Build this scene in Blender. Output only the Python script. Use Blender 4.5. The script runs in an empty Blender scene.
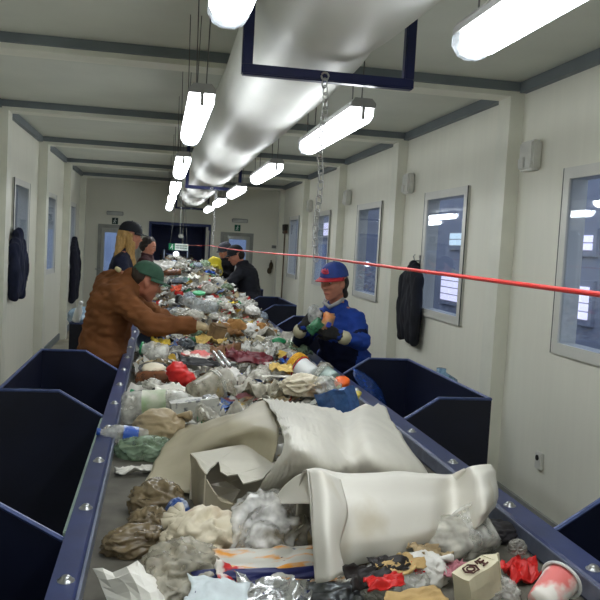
import bpy, bmesh, math, random
from mathutils import Vector, Matrix, noise
R = random.Random(7)
SC = bpy.context.scene
COL = SC.collection
PI = math.pi
V = Vector

# ---------------------------------------------------------------- camera
F_, PIT, YAW, ROL = 781.6, .0666, .1813, .0547
fw = V((math.sin(YAW)*math.cos(PIT), math.cos(YAW)*math.cos(PIT), -math.sin(PIT)))
r0 = V((math.cos(YAW), -math.sin(YAW), 0)); u0 = r0.cross(fw)
rt = r0*math.cos(ROL)+u0*math.sin(ROL); up = -r0*math.sin(ROL)+u0*math.cos(ROL)
EYE = V((0, 0, 1.7))
cd = bpy.data.cameras.new('camera'); cam = bpy.data.objects.new('camera', cd); COL.objects.link(cam)
M = Matrix((rt, up, -fw)).transposed().to_4x4(); M.translation = EYE
cam.matrix_world = M
cd.sensor_width = 36; cd.sensor_fit = 'HORIZONTAL'; cd.lens = 36*F_/600; cd.clip_start = .05; cd.clip_end = 100
SC.camera = cam
SC.view_settings.view_transform = 'Standard'; SC.view_settings.look = 'None'
SC.view_settings.gamma = 1; SC.view_settings.use_curve_mapping = False
SC.view_settings.exposure = 0.47

def ray(x, y): return fw + rt*((x-300)/F_) + up*((300-y)/F_)
def az(x, y, z): d = ray(x, y); return EYE + d*((z-1.7)/d.z)          # survey point of the room at a known height
def aY(x, y, Y): d = ray(x, y); return EYE + d*(Y/d.y)               # ... at a known distance down the hall
def aX(x, y, X): d = ray(x, y); return EYE + d*(X/d.x)

# ---------------------------------------------------------------- materials
MATS = {}
def lin(c):
    return tuple(((v/255+.055)/1.055)**2.4 if v > 10 else v/255/12.92 for v in c)
def mat(name, rgb, rough=.6, metal=0, var=.12, scale=6, bump=0, spec=.4, rgb2=None, stretch=None, detail=4, lo=.35, hi=.65):
    if name in MATS: return MATS[name]
    m = bpy.data.materials.new(name); m.use_nodes = True; nt = m.node_tree; N = nt.nodes; L = nt.links
    b = N['Principled BSDF']; c = lin(rgb)
    b.inputs['Roughness'].default_value = rough; b.inputs['Metallic'].default_value = metal
    b.inputs['Specular IOR Level'].default_value = spec
    tc = N.new('ShaderNodeTexCoord'); nz = N.new('ShaderNodeTexNoise'); nz.inputs['Scale'].default_value = scale
    nz.inputs['Detail'].default_value = detail
    src = tc.outputs['Object']
    if stretch:
        mp = N.new('ShaderNodeMapping'); mp.inputs['Scale'].default_value = stretch; L.new(src, mp.inputs['Vector']); src = mp.outputs['Vector']
    L.new(src, nz.inputs['Vector'])
    cr = N.new('ShaderNodeValToRGB'); cr.color_ramp.elements[0].position = lo; cr.color_ramp.elements[1].position = hi
    if rgb2: a, d = c, lin(rgb2)
    else: a, d = tuple(v*(1-var) for v in c), tuple(min(1, v*(1+var)) for v in c)
    cr.color_ramp.elements[0].color = (*a, 1); cr.color_ramp.elements[1].color = (*d, 1)
    L.new(nz.outputs['Fac'], cr.inputs['Fac']); L.new(cr.outputs['Color'], b.inputs['Base Color'])
    if bump:
        bp = N.new('ShaderNodeBump'); bp.inputs['Strength'].default_value = bump; bp.inputs['Distance'].default_value = .02
        L.new(nz.outputs['Fac'], bp.inputs['Height']); L.new(bp.outputs['Normal'], b.inputs['Normal'])
    MATS[name] = m; return m
def film(name, rgb, op=.5, rough=.25, scale=14, spec=.6, streak=.25):
    """thin plastic: part see-through, part milky and shiny"""
    if name in MATS: return MATS[name]
    m = mat(name, rgb, rough, 0, .12, scale, .15, spec); nt = m.node_tree; N = nt.nodes; L = nt.links
    b = N['Principled BSDF']; out = [n for n in N if n.type == 'OUTPUT_MATERIAL'][0]
    t = N.new('ShaderNodeBsdfTransparent'); t.inputs['Color'].default_value = (*[.5+.5*v for v in lin(rgb)], 1)
    mx = N.new('ShaderNodeMixShader'); nz = N.new('ShaderNodeTexNoise'); nz.inputs['Scale'].default_value = scale*1.7
    mr = N.new('ShaderNodeMapRange'); mr.inputs['To Min'].default_value = max(0, op-streak); mr.inputs['To Max'].default_value = min(1, op+streak)
    mr.inputs['From Min'].default_value = .3; mr.inputs['From Max'].default_value = .7
    tc = [n for n in N if n.type == 'TEX_COORD'][0]; L.new(tc.outputs['Object'], nz.inputs['Vector'])
    L.new(nz.outputs['Fac'], mr.inputs['Value']); L.new(mr.outputs['Result'], mx.inputs['Fac'])
    L.new(t.outputs[0], mx.inputs[1]); L.new(b.outputs[0], mx.inputs[2]); L.new(mx.outputs[0], out.inputs['Surface'])
    return m
def glass(name, tint, fac=.18):
    m = bpy.data.materials.new(name); m.use_nodes = True; nt = m.node_tree; N = nt.nodes; L = nt.links
    out = [n for n in N if n.type == 'OUTPUT_MATERIAL'][0]
    t = N.new('ShaderNodeBsdfTransparent'); t.inputs['Color'].default_value = (*tint, 1)
    g = N.new('ShaderNodeBsdfGlossy'); g.inputs['Roughness'].default_value = .03
    fr = N.new('ShaderNodeLayerWeight'); fr.inputs['Blend'].default_value = .5
    ad = N.new('ShaderNodeMath'); ad.operation = 'MULTIPLY_ADD'; ad.inputs[1].default_value = .4; ad.inputs[2].default_value = fac; pw = N.new('ShaderNodeMath'); pw.operation = 'POWER'; pw.inputs[1].default_value = 3; L.new(fr.outputs['Facing'], pw.inputs[0]); L.new(pw.outputs[0], ad.inputs[0])
    mx = N.new('ShaderNodeMixShader'); L.new(ad.outputs[0], mx.inputs['Fac'])
    L.new(t.outputs[0], mx.inputs[1]); L.new(g.outputs[0], mx.inputs[2]); L.new(mx.outputs[0], out.inputs['Surface'])
    MATS[name] = m; return m
def emit(name, rgb, s):
    m = bpy.data.materials.new(name); m.use_nodes = True; nt = m.node_tree; N = nt.nodes
    b = N['Principled BSDF']; b.inputs['Base Color'].default_value = (.8, .8, .8, 1)
    b.inputs['Emission Color'].default_value = (*rgb, 1); b.inputs['Emission Strength'].default_value = s
    MATS[name] = m; return m

WALL = mat('painted_wall_panel', (230, 229, 215), .5, 0, .018, 3, 0, .3, stretch=(1, 4, .4))
CEIL = mat('ceiling_panel', (208, 211, 199), .55, 0, .04, 2)
GREYTRIM = mat('grey_trim_paint', (112, 120, 124), .5, 0, .06, 4)
PILLAR = mat('white_frame_paint', (227, 227, 213), .45, 0, .04, 4)
FLOOR = mat('worn_floor', (146, 140, 124), .7, 0, .25, 2.5, .05)
WINW = mat('white_window_plastic', (210, 210, 202), .35, 0, .03, 4)
NAVY = mat('navy_painted_steel', (15, 20, 40), .42, 0, .2, 5, .03)
RAILB = mat('blue_painted_rail', (46, 56, 98), .35, 0, .15, 7, .03)
EDGE = mat('shining_blue_edge', (70, 84, 128), .35, .2, .2, 20)  # lighter blue painted in for the shine along the bin rims
STEEL = mat('bare_steel', (170, 172, 172), .3, .9, .1, 20)
BELT = mat('belt_rubber', (98, 95, 86), .75, 0, .22, 9, .12, .25)
DUCT = mat('white_duct_fabric', (216, 217, 212), .48, 0, .03, 3, 0, .45)
FRAMEBLUE = mat('hanger_blue', (24, 32, 78), .35, 0, .1, 8)
HOUSE = mat('lamp_housing_grey', (150, 150, 148), .4, 0, .05, 8)
ZINC = mat('zinc_chain', (190, 190, 190), .3, .8, .1, 30)
REDROPE = mat('red_pull_cord', (214, 40, 36), .4, 0, .1, 20)
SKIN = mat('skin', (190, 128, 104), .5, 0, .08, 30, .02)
SKIND = mat('skin_darker', (168, 108, 84), .5, 0, .08, 30, .02)  # darker skin tone, used on the man in brown
BLACKCLOTH = mat('black_cloth', (22, 22, 26), .9, 0, .3, 20, .1, .1)
NAVYCLOTH = mat('navy_cloth', (22, 26, 44), .9, 0, .3, 20, .1, .1)

# ---------------------------------------------------------------- mesh helpers
def link(name, bm, material, parent=None, smooth=False, mats=None):
    me = bpy.data.meshes.new(name); bmesh.ops.recalc_face_normals(bm, faces=bm.faces) if len(bm.faces) else None
    bm.to_mesh(me); bm.free()
    for m in (mats or [material]): me.materials.append(m)
    if smooth:
        for p in me.polygons: p.use_smooth = True
    o = bpy.data.objects.new(name, me); COL.objects.link(o)
    if parent: o.parent = parent
    return o
def empty(name, loc=(0, 0, 0), rot=(0, 0, 0)):
    o = bpy.data.objects.new(name, None); COL.objects.link(o); o.location = loc; o.rotation_euler = rot
    o.empty_display_size = .05; return o
def tag(o, label, cat, group=None, kind=None):
    o['label'] = label; o['category'] = cat
    if group: o['group'] = group
    if kind: o['kind'] = kind
    return o
def struct(o, label=None):
    o['kind'] = 'structure'
    if label: o['label'] = label
    return o
def BM(): return bmesh.new()
def box(bm, x0, x1, y0, y1, z0, z1, mi=0, bev=0):
    g = bmesh.ops.create_cube(bm, size=1)['verts']
    for v in g: v.co = V(((x0+x1)/2+v.co.x*(x1-x0), (y0+y1)/2+v.co.y*(y1-y0), (z0+z1)/2+v.co.z*(z1-z0)))
    fs = set(f for v in g for f in v.link_faces)
    if bev:
        r = bmesh.ops.bevel(bm, geom=list(set(e for f in fs for e in f.edges)), offset=bev, segments=2, affect='EDGES')
        fs = set(r['faces']) | set(f for f in fs if f.is_valid)
    for f in fs:
        if f.is_valid: f.material_index = mi
    return bm
def prism(bm, pts, axis, a, b):
    """polygon pts in the plane across axis ('x','y','z'), swept from a to b"""
    def mk(p, t): return {'x': (t, p[0], p[1]), 'y': (p[0], t, p[1]), 'z': (p[0], p[1], t)}[axis]
    A = [bm.verts.new(mk(p, a)) for p in pts]; B = [bm.verts.new(mk(p, b)) for p in pts]
    n = len(pts); bm.faces.new(A); bm.faces.new(B[::-1])
    for i in range(n): bm.faces.new((A[i], A[(i+1) % n], B[(i+1) % n], B[i]))
    return bm
def tube(bm, pts, r, n=8, closed=False, caps=True):
    pts = [V(p) for p in pts]; rings = []; N = len(pts)
    ref = V((0, 0, 1)); 
    for i, p in enumerate(pts):
        a = pts[i-1] if (i > 0 or closed) else p; b = pts[(i+1) % N] if (i < N-1 or closed) else p
        d = (b-a).normalized()
        s = d.cross(ref)
        if s.length < .05: s = d.cross(V((1, 0, 0)))
        s.normalize(); t = s.cross(d)
        rr = r[i] if isinstance(r, (list, tuple)) else r
        rings.append([bm.verts.new(p+(s*math.cos(2*PI*k/n)+t*math.sin(2*PI*k/n))*rr) for k in range(n)])
    for i in range(N if closed else N-1):
        A, B = rings[i], rings[(i+1) % N]
        for k in range(n): bm.faces.new((A[k], A[(k+1) % n], B[(k+1) % n], B[k]))
    if caps and not closed:
        bm.faces.new(rings[0][::-1]); bm.faces.new(rings[-1])
    return bm
def lathe(bm, prof, n=20, mi=0, M=None):
    """prof: list of (radius, z)"""
    rings = []; new = []
    for r, z in prof:
        if r < 1e-5: rings.append([bm.verts.new((0, 0, z))])
        else: rings.append([bm.verts.new((r*math.cos(2*PI*k/n), r*math.sin(2*PI*k/n), z)) for k in range(n)])
        new += rings[-1]
    for A, B in zip(rings, rings[1:]):
        for k in range(n):
            a0, a1 = A[k % len(A)], A[(k+1) % len(A)]; b0, b1 = B[k % len(B)], B[(k+1) % len(B)]
            vs = []
            for v in (a0, a1, b1, b0):
                if v not in vs: vs.append(v)
            if len(vs) > 2: bm.faces.new(vs).material_index = mi
    if M is not None:
        for v in new: v.co = M @ v.co
    return new
def ball(bm, c, r, sub=2):
    g = bmesh.ops.create_icosphere(bm, subdivisions=sub, radius=1)['verts']
    rr = r if isinstance(r, (tuple, list)) else (r, r, r)
    for v in g: v.co = V((c[0]+v.co.x*rr[0], c[1]+v.co.y*rr[1], c[2]+v.co.z*rr[2]))
    return g
def capsule(bm, a, ra, b, rb):
    t = bmesh.new(); ball(t, a, ra, 2); ball(t, b, rb, 2)
    r = bmesh.ops.convex_hull(t, input=t.verts)
    bmesh.ops.delete(t, geom=[g for g in set(r['geom_interior'])|set(r['geom_unused']) if isinstance(g, bmesh.types.BMVert)], context='VERTS')
    me = bpy.data.meshes.new('t'); t.to_mesh(me); t.free(); bm.from_mesh(me); bpy.data.meshes.remove(me)
def hull(bm, balls):
    t = bmesh.new()
    for c, r in balls: ball(t, c, r, 2)
    r = bmesh.ops.convex_hull(t, input=t.verts)
    bmesh.ops.delete(t, geom=[g for g in set(r['geom_interior'])|set(r['geom_unused']) if isinstance(g, bmesh.types.BMVert)], context='VERTS')
    me = bpy.data.meshes.new('t'); t.to_mesh(me); t.free(); bm.from_mesh(me); bpy.data.meshes.remove(me)
def fuse(name, bm, material, parent=None, voxel=.012, smooth=6, disp=None, mats=None, pick=None):
    """melt overlapping volumes into one continuous skin"""
    me = bpy.data.meshes.new('t'); bm.to_mesh(me); bm.free()
    o = bpy.data.objects.new('t', me); COL.objects.link(o)
    m = o.modifiers.new('r', 'REMESH'); m.mode = 'VOXEL'; m.voxel_size = voxel
    if smooth:
        s = o.modifiers.new('s', 'SMOOTH'); s.factor = .5; s.iterations = smooth
    dg = bpy.context.evaluated_depsgraph_get()
    nm = bpy.data.meshes.new_from_object(o.evaluated_get(dg)); bpy.data.objects.remove(o); bpy.data.meshes.remove(me)
    nm.name = name; nm.materials.clear()
    for x in (mats or [material]): nm.materials.append(x)
    if disp:
        nn = [v.normal.copy() for v in nm.vertices]
        for v, n in zip(nm.vertices, nn): v.co = v.co + n*disp(v.co)
    for p in nm.polygons:
        p.use_smooth = True
        if pick: p.material_index = pick(p.center)
    o = bpy.data.objects.new(name, nm); COL.objects.link(o)
    if parent: o.parent = parent
    return o
def catmull(P, n):
    """upsample a list of Vectors n-fold"""
    out = []; N = len(P)
    for i in range(N-1):
        p0 = P[i-1] if i else P[0]*2-P[1]; p1, p2 = P[i], P[i+1]; p3 = P[i+2] if i+2 < N else P[-1]*2-P[-2]
        for k in range(n):
            t = k/n
            out.append(.5*((2*p1)+(p2-p0)*t+(2*p0-5*p1+4*p2-p3)*t*t+(3*p1-p0-3*p2+p3)*t**3))
    out.append(P[-1].copy()); return out
def thicken(bm, t, mi=None):
    """give an open surface a real thickness"""
    bmesh.ops.recalc_face_normals(bm, faces=bm.faces); bm.normal_update()
    if sum((f.normal.z for f in bm.faces)) < 0: bmesh.ops.reverse_faces(bm, faces=bm.faces[:]); bm.normal_update()
    fs = bm.faces[:]; es = [e for e in bm.edges if len(e.link_faces) == 1]; m = {}
    for v in list(bm.verts): m[v] = bm.verts.new(v.co-v.normal*t)
    edge = [[l.vert for l in e.link_loops] and (e.link_loops[0].vert, e.link_loops[0].link_loop_next.vert) for e in es]
    for f in fs:
        g = bm.faces.new([m[v] for v in reversed(f.verts)])
        g.material_index = f.material_index if mi is None else mi
    for a, b in edge: bm.faces.new((b, a, m[a], m[b]))
def sheet(name, rows, n, material, parent=None, thick=.004, amp=.004, freq=14, ripple=None):
    """a smooth surface through a grid of points, given thickness"""
    rr = [catmull([V(p) for p in r], n) for r in rows]
    cols = [catmull([r[k] for r in rr], n) for k in range(len(rr[0]))]
    bm = BM(); G = []
    for k, c in enumerate(cols):
        G.append([])
        for j, p in enumerate(c):
            q = p + V((noise.noise(p*freq), noise.noise(p*freq+V((9, 3, 1))), noise.noise(p*freq+V((2, 7, 5)))))*amp
            if ripple: q = q + ripple(k/(len(cols)-1), j/(len(c)-1), p)
            G[-1].append(bm.verts.new(q))
    for a, b in zip(G, G[1:]):
        for k in range(len(a)-1): bm.faces.new((a[k], a[k+1], b[k+1], b[k]))
    if thick: thicken(bm, thick)
    return link(name, bm, material, parent, True)
# ================================================================ the room
XR, XL, PR, PL, ZC, ZB, YB, YF = 2.47, -1.55, 2.37, -1.44, 2.93, 2.835, 16.25, -2.2
bays = [-.08, 2.56, 5.2, 7.8, 10.46, 13.12, 15.77]
bm = BM(); box(bm, XL-.12, XR+.12, YF-.1, YB+.1, -.15, 0); struct(link('floor', bm, FLOOR))
bm = BM(); box(bm, XL-.12, XR+.12, YF-.1, YB+.1, ZC, ZC+.1); struct(link('ceiling', bm, CEIL))
def wall_with_holes(name, axis, a, b, u0, u1, z0, z1, holes, m):
    """slab between a and b across axis, spanning u and z, with rectangular openings (ua,ub,za,zb)"""
    bm = BM(); us = sorted({u0, u1, *[h[0] for h in holes], *[h[1] for h in holes]})
    for p, q in zip(us, us[1:]):
        cut = sorted([(h[2], h[3]) for h in holes if h[0] <= p+1e-6 and h[1] >= q-1e-6]); z = z0
        for (za, zb) in cut+[(z1, z1)]:
            if za-z > 1e-4:
                if axis == 'x': box(bm, a, b, p, q, z, za)
                else: box(bm, p, q, a, b, z, za)
            z = zb
    return struct(link(name, bm, m))
RW = [(3.38, 4.52), (6.06, 7.1), (8.57, 9.66), (11.28, 12.36), (13.9, 14.92)]
LW = [(5.98, 7.0), (8.72, 9.72), (11.24, 12.14), (13.98, 14.9)]
wz0, wz1 = 1.13, 2.28
wall_with_holes('wall_right', 'x', XR, XR+.1, YF, YB, 0, ZC, [(a, b, wz0, wz1) for a, b in RW], WALL)
wall_with_holes('wall_left', 'x', XL-.1, XL, YF, YB, 0, ZC, [(a, b, wz0, wz1) for a, b in LW], WALL)
DL = (-1.22, -.36, 0, 1.96); DR = (1.24, 1.92, 0, 1.94); OP = (-.17, .98, .86, 2.02)
wall_with_holes('wall_back', 'y', YB, YB+.1, XL-.1, XR+.1, 0, ZC, [DL, OP, DR], WALL)
wall_with_holes('wall_front', 'y', YF-.1, YF, XL-.1, XR+.1, 0, ZC, [], WALL)
k = 0
for y in bays:                                      # portal frames: two pillars and the beam over them
    k += 1
    bm = BM()
    box(bm, PR, XR, y, y+.2, 0, ZC); box(bm, XL, PL, y, y+.2, 0, ZC); box(bm, PL, PR, y, y+.2, ZB, ZC)
    struct(link('trim_%d' % k, bm, PILLAR))
    k += 1
    bm = BM(); box(bm, XL, XR, y-.03, y, ZB+.035, ZC-.001); box(bm, XL, XR, y+.2, y+.225, ZB+.035, ZC-.001)
    for i in (0, 1):                                # grey angle strip along both wall tops of the bay
        x0, x1 = ((XR-.05, XR), (XL, XL+.05))[i]
        box(bm, x0, x1, y+.225, min(y+2.61, YB), ZC-.075, ZC-.001)
    struct(link('trim_%d' % k, bm, GREYTRIM))
bm = BM(); box(bm, XR-.02, XR, YF, YB, 0, .1); struct(link('baseboard_right', bm, mat('pale_skirting', (160, 162, 158), .5)))
bm = BM(); box(bm, XL, XL+.02, YF, YB, 0, .1); struct(link('baseboard_left', bm, GREYTRIM))
bm = BM(); box(bm, XL, XR, YB-.02, YB, 0, .1); bm2 = bm; struct(link('baseboard_back', bm2, GREYTRIM))
bm = BM(); box(bm, -.22, 1.03, YB-.02, YB-.001, 2.05, 2.075); struct(link('trim_40', bm, GREYTRIM))
GL = glass('window_pane_glass', (.86, .89, .94), .07)
GLD = glass('door_pane_glass', (.8, .86, .95), .04)
def window(n, side, a, b):
    x0, x1 = (XR-.025, XR+.1) if side > 0 else (XL-.1, XL+.025)
    o = empty('window_%d' % n, ((x0+x1)/2, (a+b)/2, wz0)); struct(o)
    bm = BM(); w = .07
    box(bm, x0, x1, a, b, wz0, wz0+w); box(bm, x0, x1, a, b, wz1-w, wz1)
    box(bm, x0, x1, a, a+w, wz0+w, wz1-w); box(bm, x0, x1, b-w, b, wz0+w, wz1-w)
    f = link('frame', bm, WINW, o); f.matrix_parent_inverse = Matrix.Translation(-o.location)
    xm = XR-.008 if side > 0 else XL+.008
    bm = BM(); box(bm, xm-.004, xm+.004, a+w, b-w, wz0+w, wz1-w)
    g = link('pane', bm, GL, o); g.matrix_parent_inverse = Matrix.Translation(-o.location)
    bm = BM()                                       # casement line and hinge strip seen as a dark seam
    xs = x0-.004 if side > 0 else x1+.004
    for yy in (a-.004, b+.004): tube(bm, [(xs+.006*side, yy, wz0), (xs+.006*side, yy, wz1)], .005, 6)
    s = link('seal', bm, mat('dark_seal', (70, 74, 74), .6), o); s.matrix_parent_inverse = Matrix.Translation(-o.location)
n = 0
for a, b in RW: n += 1; window(n, 1, a, b)
for a, b in LW: n += 1; window(n, -1, a, b)
DOORM = mat('grey_door_paint', (176, 178, 170), .45, 0, .04, 4)
for n, (x0, x1, z0, z1), (ga, gb) in ((1, DL, (-1.09, -.5)), (2, DR, (1.42, 1.78))):
    o = empty('door_%d' % n, ((x0+x1)/2, YB, 0)); struct(o); inv = Matrix.Translation(-o.location)
    bm = BM(); box(bm, x0, x0+.07, YB-.02, YB+.1, 0, z1); box(bm, x1-.07, x1, YB-.02, YB+.1, 0, z1); box(bm, x0+.07, x1-.07, YB-.02, YB+.1, z1-.07, z1)
    f = link('frame', bm, mat('door_frame_grey', (150, 152, 146), .45), o); f.matrix_parent_inverse = inv
    bm = BM(); y0, y1 = YB+.02, YB+.06
    box(bm, x0+.07, ga, y0, y1, .02, z1-.07); box(bm, gb, x1-.07, y0, y1, .02, z1-.07)
    box(bm, ga, gb, y0, y1, .02, .62); box(bm, ga, gb, y0, y1, 1.8, z1-.07)
    f = link('leaf', bm, DOORM, o); f.matrix_parent_inverse = inv
    bm = BM(); box(bm, ga, gb, y0+.015, y0+.022, .62, 1.8); f = link('pane', bm, GLD, o); f.matrix_parent_inverse = inv
    bm = BM(); hx = gb+.06 if n == 2 else ga-.05
    tube(bm, [(hx, y0-.05, 1.05), (hx, y0, 1.05)], .012); tube(bm, [(hx, y0-.05, 1.05), (hx-.11, y0-.05, 1.05)], .01)
    f = link('handle', bm, STEEL, o); f.matrix_parent_inverse = inv
    bm = BM(); box(bm, (x0+x1)/2-.2, (x0+x1)/2+.1, YB-.03, YB+.02, z1-.13, z1-.08, 0, .006)
    f = link('door_closer', bm, STEEL, o); f.matrix_parent_inverse = inv
# the dark feed hood behind the back wall opening
HOOD = mat('navy_hood', (54, 66, 116), .5, 0, .2, 3)
bm = BM(); x0, x1, z0, z1 = OP
box(bm, x0-.05, x0, YB-.03, YB+2, z0, z1); box(bm, x1, x1+.05, YB-.03, YB+2, z0, z1); box(bm, x0-.05, x1+.05, YB-.03, YB+2, z1, z1+.05); box(bm, x0-.05, x1+.05, YB+2, YB+2.05, z0, z1+.05)
box(bm, x0-.05, x1+.05, YB+.11, YB+2, z0-.05, z0)
tag(link('feed_hood', bm, HOOD), 'dark navy steel feed hood around the opening in the end wall', 'hood')
bm = BM(); box(bm, .93, .975, YB-.07, YB-.03, .9, 2.02, 0, .004); tube(bm, [(.99, YB-.05, 1.0), (.99, YB-.05, 1.95)], .012)
tag(link('guide_post', bm, WINW), 'slim white post standing at the edge of the dark feed hood', 'post')
bm = BM(); box(bm, .02, .75, YB+.9, YB+1.1, 1.12, 1.42, 0, .03)
o = tag(link('feed_drum', bm, mat('dark_machine', (40, 44, 56), .4, .5)), 'dark machine block inside the navy feed hood', 'machine')
for x in (.1, .3, .62):
    bm = BM(); tube(bm, [(x, YB+.86, 1.1), (x, YB+.86, 1.5)], .03); link('rib', bm, mat('grey_machine', (110, 116, 128), .35, .6), o)
bm = BM(); ball(bm, (.36, YB+.6, 1.42), (.06, .03, .06), 2); tag(link('bright_spot', bm, emit('bright_spot_glow', (.8, .9, 1), 6)), 'small round bright spot glowing inside the feed hood', 'lamp')  # small glowing ball, put in for a bright spot inside the hood
# the outer hall seen through the panes
HALL = mat('hall_wall_blue', (142, 148, 162), .8, 0, .12, .6)
HALLD = mat('hall_pane_glow', (200, 200, 220), .5)
bm = BM(); box(bm, 7.5, 7.7, -12, 46, -3, 6); struct(link('wall_hall_right', bm, HALL))
bm = BM(); box(bm, -7.2, -7, -12, 46, -3, 6); struct(link('wall_hall_left', bm, mat('hall_wall_grey', (120, 124, 124), .8, 0, .1, .6)))
bm = BM(); box(bm, -7, 7.5, 45.8, 46, -3, 6); struct(link('wall_hall_back', bm, mat('hall_wall_pale', (170, 180, 196), .8, 0, .1, .6)))
bm = BM(); box(bm, -7, 7.5, -12, 46, -3.2, -3); struct(link('floor_hall', bm, mat('hall_floor', (110, 112, 118), .8)))
LILAC = emit('daylit_pane', (.80, .74, 1.0), .9); AQUA = emit('daylit_pane_aqua', (.62, .86, .95), .7)
wn = 20
for (pts, cols, rws, m) in (((442.5, 273, 459, 303), 2, 4, LILAC), ((575, 285, 588, 321), 2, 4, LILAC), ((579, 235, 593, 251), 2, 2, LILAC), ((451, 233, 463, 246), 2, 2, AQUA), ((321, 223, 330, 236), 2, 2, LILAC)):
    p, q = aX(pts[0], pts[1], 7.45), aX(pts[2], pts[3], 7.45)
    ya, yb, za, zb = min(p.y, q.y), max(p.y, q.y), min(p.z, q.z), max(p.z, q.z)
    wn += 1
    o = empty('window_%d' % wn, (7.45, (ya+yb)/2, za)); struct(o); inv = Matrix.Translation(-o.location)
    bm = BM(); box(bm, 7.44, 7.5, ya-.1, yb+.1, za-.1, zb+.1); f = link('frame', bm, HALL, o); f.matrix_parent_inverse = inv
    bm = BM(); w, h = (yb-ya)/cols, (zb-za)/rws
    for i in range(cols):
        for j in range(rws): box(bm, 7.41, 7.44, ya+i*w+.04*w, ya+(i+1)*w-.06*w, za+j*h+.08*h, za+(j+1)*h-.08*h)
    f = link('pane', bm, m, o); f.matrix_parent_inverse = inv

W = bpy.data.worlds.new('world'); SC.world = W; W.use_nodes = True
W.node_tree.nodes['Background'].inputs['Color'].default_value = (.62, .70, .86, 1)
W.node_tree.nodes['Background'].inputs['Strength'].default_value = 1.5

# ================================================================ lamps, duct, hangers
GLOW = emit('lit_diffuser', (.93, .97, 1.0), 13)
CLEARP = film('prismatic_plastic', (205, 210, 215), .8, .2, 40)
LAMPZ, LL = 2.28, 1.29
ys = [-1.68, .74, 3.22, 5.68, 8.15, 10.6, 13.05]  # first pair, unseen behind the camera, is added to light the near belt
names = ['behind the first hanger', 'above the near end of the belt', 'next to the first duct hanger', 'third along', 'fourth along', 'fifth along', 'nearest the end wall']
def lamp(x, y, label):
    o = empty('ceiling_lamp', (x, y, LAMPZ)); tag(o, label, 'lamp', 'fluorescent lamps hung along the duct')
    w = .052
    bm = BM(); prism(bm, [(-w-.002, .02), (w+.002, .02), (w+.002, .038), (w*.7, .058), (-w*.7, .058), (-w-.002, .038)], 'y', 0, LL-.03)
    link('housing', bm, HOUSE, o)
    def trough(a, b):
        bm = BM(); prof = [(-w, .02), (-w, -.012), (-w*.72, -.036), (-w*.3, -.045), (w*.3, -.045), (w*.72, -.036), (w, -.012), (w, .02)]
        secs = [(a, .75), (a+.025, 1), (b-.025, 1), (b, .75)]; rg = []
        for yy, s in secs: rg.append([bm.verts.new((px*(.6+.4*s) if s < 1 else px, yy, .02+(pz-.02)*s)) for px, pz in prof])
        for A, B in zip(rg, rg[1:]):
            for k in range(7): bm.faces.new((A[k], A[k+1], B[k+1], B[k]))
            bm.faces.new((A[7], A[0], B[0], B[7]))
        bm.faces.new(rg[0]); bm.faces.new(rg[-1][::-1]); return bm
    link('diffuser', trough(.012, LL-.07), GLOW, o)
    link('end_cap', trough(LL-.075, LL-.008), CLEARP, o)
    bm = BM(); box(bm, -.007, .007, -.006, .012, -.03, .03); link('clip', bm, HOUSE, o)
    for yy in (.12, LL-.12):
        bm = BM()
        for s in (-1, 1): tube(bm, [(s*.02, yy, .056), (s*.03, yy, ZC-LAMPZ)], .0028, 6)
        link('hanging_wire', bm, mat('dark_wire', (90, 90, 88), .5), o)
    return o
order = ['lamp behind the camera end', 'nearest', 'second', 'third', 'fourth', 'fifth', 'last']
for i, y in enumerate(ys):
    lamp(.145, y, '%s fluorescent lamp of the row hung on the brown-jacketed man\'s side of the duct' % order[i] if i else 'fluorescent lamp on the brown-jacketed man\'s side, behind the viewpoint')
    lamp(.815, y+(.07 if i == 1 else 0), '%s fluorescent lamp of the row hung on the blue-jacketed woman\'s side of the duct' % order[i] if i else 'fluorescent lamp on the blue-jacketed woman\'s side, behind the viewpoint')
# the fabric air duct
DX, DZ, DRAD = .59, 2.655, .272
o = empty('air_duct', (DX, 0, DZ)); tag(o, 'fat white fabric air duct hung under the ceiling along the belt', 'duct')
bm = BM(); prof = []; y = YF+.02
rings = []; nn = 40; seams = [-.4, 3.0, 6.25, 9.5, 12.65, 15.8]
while y < 15.95:
    d = min(abs(y-s) for s in seams); s = 1-.055*math.exp(-(d/.22)**2)+.012*math.sin(y*2.3)
    sag = -.02*(1-math.exp(-(d/.5)**2))
    ring = []
    for k in range(nn):
        a = 2*PI*k/nn; p = V((math.cos(a), y*1.6, math.sin(a)))
        r = DRAD*s*(1+.016*noise.noise(p*1.1)+.003*noise.noise(V((p.x*1.5, p.y*3, p.z*1.5))))
        ring.append(bm.verts.new((r*math.cos(a), y, r*math.sin(a)+sag)))
    rings.append(ring); y += .09
for A, B in zip(rings, rings[1:]):
    for k in range(nn): bm.faces.new((A[k], A[(k+1) % nn], B[(k+1) % nn], B[k]))
bm.faces.new(rings[-1]); bm.faces.new(rings[0][::-1])
link('fabric_tube', bm, DUCT, o, True)
bm = BM(); tube(bm, [(DRAD*.97*math.cos(a), 15.9, DRAD*.97*math.sin(a)-.01) for a in [2*PI*k/40 for k in range(40)]], .012, 6, True); link('end_ring', bm, STEEL, o)
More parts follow.
